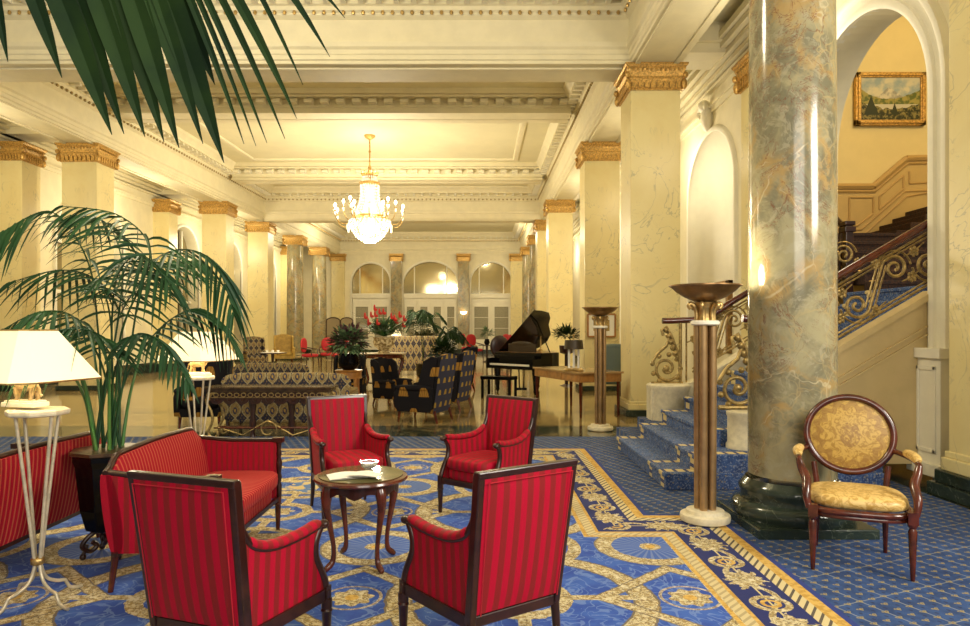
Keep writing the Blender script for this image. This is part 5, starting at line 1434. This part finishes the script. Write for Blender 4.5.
for s in (-1, 1):
    build('arm', MB().tube([(s*.27,.25,.75),(s*.29,-.15,.72),(s*.27,-.2,.5)], .022, 6), M['darkwood'], t)
    for y in (-.22,.24): build('leg', MB().tube([(s*.23,y,.45),(s*.24,y*1.1,0)], [.028,.018], 6), M['darkwood'], t)
# ------------------------------------------------------------------ chandelier
CX, CY = -3.36, 21.1
t = thing('chandelier', 'large lit crystal chandelier hanging on a brass rod in the hall', 'chandelier', (CX,CY,0))
build('canopy', MB().lathe([(.0,7.42),(.08,7.44),(.16,7.50),(.18,7.55)], n=20), M['gilt'], t, smooth=60)
build('rod', MB().tube([(0,0,6.3),(0,0,7.45)], .022, 8).lathe([(.02,6.45),(.06,6.55),(.02,6.65)], n=12).lathe([(.02,7.0),(.045,7.05),(.02,7.1)], n=12), M['gilt'], t, smooth=60)
cr = MB().lathe([(.16,6.28),(.24,6.30),(.26,6.33),(.24,6.35),(.16,6.34)], n=32).lathe([(.26,6.00),(.31,6.02),(.32,6.09),(.29,6.10)], n=32)
cr.lathe([(.47,4.96),(.53,4.98),(.53,5.05),(.47,5.04)], n=48).tube([(0,0,4.3),(0,0,6.3)], .03, 8)
for k in range(12):
    a = 2*PI*k/12; cr.ball((.25*math.cos(a),.25*math.sin(a),6.38), (.025,.025,.05), 6, 5)
build('gilt_rings', cr, M['gilt'], t, smooth=50)
def strand_set(name, n, prof, r):
    mb = MB()
    for k in range(n):
        a = 2*PI*k/n
        for i in range(len(prof)-1):
            (r0, z0), (r1, z1) = prof[i], prof[i+1]; L = math.hypot(r1-r0, z1-z0); m = max(1, int(L/.085))
            for j in range(m):
                f = (j+.5)/m; rr_ = r0+(r1-r0)*f; z = z0+(z1-z0)*f
                mb.add([(rr_*math.cos(a)+dx_, rr_*math.sin(a)+dy_, z+dz_) for dx_, dy_, dz_ in ((r,0,0),(0,r,0),(-r,0,0),(0,-r,0),(0,0,.042),(0,0,-.042))], [(0,1,4),(1,2,4),(2,3,4),(3,0,4),(1,0,5),(2,1,5),(3,2,5),(0,3,5)])
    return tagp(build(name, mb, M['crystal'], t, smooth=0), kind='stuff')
strand_set('crystal_drops', 24, [(.29,6.02),(.28,5.75),(.33,5.45),(.48,5.05)], .024)
strand_set('crystal_tiers', 30, [(.50,4.97),(.60,4.85),(.62,4.70)], .028)
strand_set('crystal_basket', 30, [(.64,4.92),(.58,4.66),(.42,4.42),(.14,4.24)], .030)
strand_set('crystal_swags', 22, [(.22,6.30),(.18,6.2),(.29,6.08)], .02)
build('light_core', MB().lathe([(.16,6.0),(.15,5.6),(.22,5.2),(.34,5.0),(.40,4.8),(.28,4.56),(.08,4.44),(0,4.4)], n=24), M['crystal'], t, smooth=60)  # added inner tube that glows behind the strands
for k in range(16):
    a = 2*PI*k/16+.13; ca, sa = math.cos(a), math.sin(a)
    P = smoothpts([(.50,0,5.0),(.66,0,4.78),(.95,0,4.78),(1.10,0,4.98),(1.10,0,5.12)], 4) if k % 2 else smoothpts([(.50,0,5.0),(.60,0,4.92),(.72,0,5.0),(.80,0,5.2),(.80,0,5.32)], 4)
    e = P[-1]
    ar = build('arm', MB().tube([(p.x*ca, p.x*sa, p.z) for p in P], .016, 6).lathe([(.02,0),(.055,.02),(.05,.03),(0,.03)], (e.x*ca, e.x*sa, e.z), 10), M['gold'], t, smooth=60)
    build('candle', MB().tube([(e.x*ca, e.x*sa, e.z),(e.x*ca, e.x*sa, e.z+.13)], .014, 6), M['paper'], ar)
    build('bulb', MB().ball((e.x*ca, e.x*sa, e.z+.18), (.040,.040,.065), 8, 6), M['bulb'], ar)
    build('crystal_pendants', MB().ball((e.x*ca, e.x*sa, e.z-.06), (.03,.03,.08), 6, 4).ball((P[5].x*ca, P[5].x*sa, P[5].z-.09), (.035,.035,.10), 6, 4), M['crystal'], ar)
# wall sconces that glow
def sconce(label, x, y, z, r=.16):
    t = thing('wall_sconce', label, 'sconce', (x, y, z))
    build('bracket', MB().tube([(0,.12,-.25),(0,0,-.3),(0,0,0)], .02, 6), M['gold'], t)
    n_ = M.get('sconce') or emis('sconce_glass', (1,.85,.55), 5); M['sconce'] = n_
    build('glass_bowl', MB().lathe([(.03,0),(r*.7,.05),(r,.18),(r*.95,.18),(0,.06)], n=20), n_, t, smooth=60)
sconce('glowing uplight bowl on the far grey pilaster', (463.5-478)/680*42, 42.1, 2.45, .22)
sconce('glowing uplight bowl on the left wall between far columns', xlw(33)+.9, 33.4, 3.0)
sconce('glowing uplight bowl on the right wall beyond the big pillar', 4.2, 23.6, 2.6)
def stand_lamp(label, x, y, z):
    t = thing('small_table_lamp', label, 'lamp', (x, y, z))
    build('base', MB().lathe([(.09,0),(.03,.05),(.05,.15),(.02,.3)], n=12), M['gold'], t, smooth=60)
    build('lamp_shade', MB().lathe([(.19,.25),(.10,.5),(.09,.5),(.18,.25)], n=20), M['shade'], t, smooth=60)
small_table('dark side table holding a small lit lamp beyond the centre table', -2.95, 24.6, 1.05, .3)
stand_lamp('small lit table lamp right of the red flowers', -2.95, 24.6, 1.05)
# ================================================================== CAMERA, LIGHT
cam = bpy.data.cameras.new('camera'); co = bpy.data.objects.new('camera', cam); COL.objects.link(co)
co.location = (0, 0, EYE); co.rotation_euler = (PI/2, 0, 0)
cam.sensor_width = 36; cam.lens = 680/970*36; cam.shift_x = 7/970; cam.shift_y = 16/970; cam.clip_end = 200
SC.camera = co
def light(kind, name, loc, e, color=(1,.84,.58), size=.2, aim=None, **k):
    l = bpy.data.lights.new(name, kind); l.energy = e; l.color = color
    o = bpy.data.objects.new(name, l); COL.objects.link(o); o.location = loc
    if kind == 'AREA':
        l.shape = 'RECTANGLE'; l.size = size[0]; l.size_y = size[1]
        if aim == 'up': o.rotation_euler = (PI, 0, 0)
        elif aim is not None: o.rotation_euler = (Vector(aim)-Vector(loc)).to_track_quat('-Z','Y').to_euler()
    elif kind == 'SPOT':
        l.shadow_soft_size = size; l.spot_size = k.get('cone', 1.6); l.spot_blend = .8
        o.rotation_euler = (Vector(aim)-Vector(loc)).to_track_quat('-Z','Y').to_euler()
    else: l.shadow_soft_size = size
    return o
W = (1,.88,.63); N = (1,.93,.80)
# the chandelier in view, plus added fill lights in the bays before and beyond it
light('POINT', 'chandelier_and_fill_light', (-3.4,6.5,6.3), 560, W, .4)  # added fill above the view, no chandelier hangs here
for x in (-6.5,.5): light('POINT', 'chandelier_and_fill_light', (x,36,6.5), 260, W, .2)  # added fill pair for the far bay, no fittings
light('POINT', 'chandelier_and_fill_light', (CX,CY,6.5), 60, W, .15)
light('POINT', 'chandelier_glow', (CX,CY,3.95), 700, W, .3)
for k in range(4): light('POINT', 'chandelier_arm_light', (CX+1.35*math.cos(k*PI/2+.4),CY+1.35*math.sin(k*PI/2+.4),5.3), 90, W, .12)
# added area lights behind and to the right of the viewer, no entrances built
light('AREA', 'front_fill_light', (1.5,-3.2,4.0), 270, N, (4,3), aim=(-.5,8,.5))  # unseen front fill for surfaces turned to the viewer
light('AREA', 'side_key_light', (5.6,.6,3.9), 330, N, (1.8,1.8), aim=(-1.5,5,.3))  # unseen key from the right, set by the way shadows fall
# added fill lights along both aisles, without fittings
for y, e in ((9.2,60),(14.6,60),(21,90),(27,70),(32,70),(39,70)):
    light('POINT', 'aisle_fill_light', (4.0,y,5.1), e, W, .3)
for y, e in ((14,90),(21,120),(27.4,110),(32,110),(37,110)):
    light('POINT', 'aisle_fill_light', (xl(y)-1.2,y,5.0), e, W, .3)
# point light in the stairwell, no fitting modelled
light('POINT', 'stairwell_light', (7.6,8.6,6.8), 260, (1,.78,.44), .3)
# niche uplight
light('SPOT', 'niche_light', (4.35,13.3,2.0), 50, N, .1, aim=(4.9,13.6,5.0), cone=1.5)
# torcheres throw light upward
light('POINT', 'torchere_light', (1.81,5.42,1.99), 22, W, .1)
light('POINT', 'torchere_light', (1.87,10.4,1.98), 22, W, .1)
# table lamps
light('POINT', 'lamp_light', (-2.50,3.8,1.42), 14, (1,.78,.46), .05)
light('POINT', 'lamp_light', (-2.66,6.46,1.42), 14, (1,.78,.46), .05)
w = bpy.data.worlds.new('world'); SC.world = w; w.use_nodes = True
w.node_tree.nodes['Background'].inputs[0].default_value = (1,.90,.70,1); w.node_tree.nodes['Background'].inputs[1].default_value = .35
SC.view_settings.view_transform = 'Standard'; SC.view_settings.look = 'None'; SC.view_settings.gamma = 1; SC.view_settings.exposure = .16
SC.view_settings.use_curve_mapping = False
SC.cycles.use_denoising = True
SC.cycles.max_bounces = 8; SC.cycles.diffuse_bounces = 4; SC.cycles.glossy_bounces = 4; SC.cycles.sample_clamp_indirect = 6
SC.cycles.caustics_reflective = False; SC.cycles.caustics_refractive = False
bpy.context.view_layer.update()
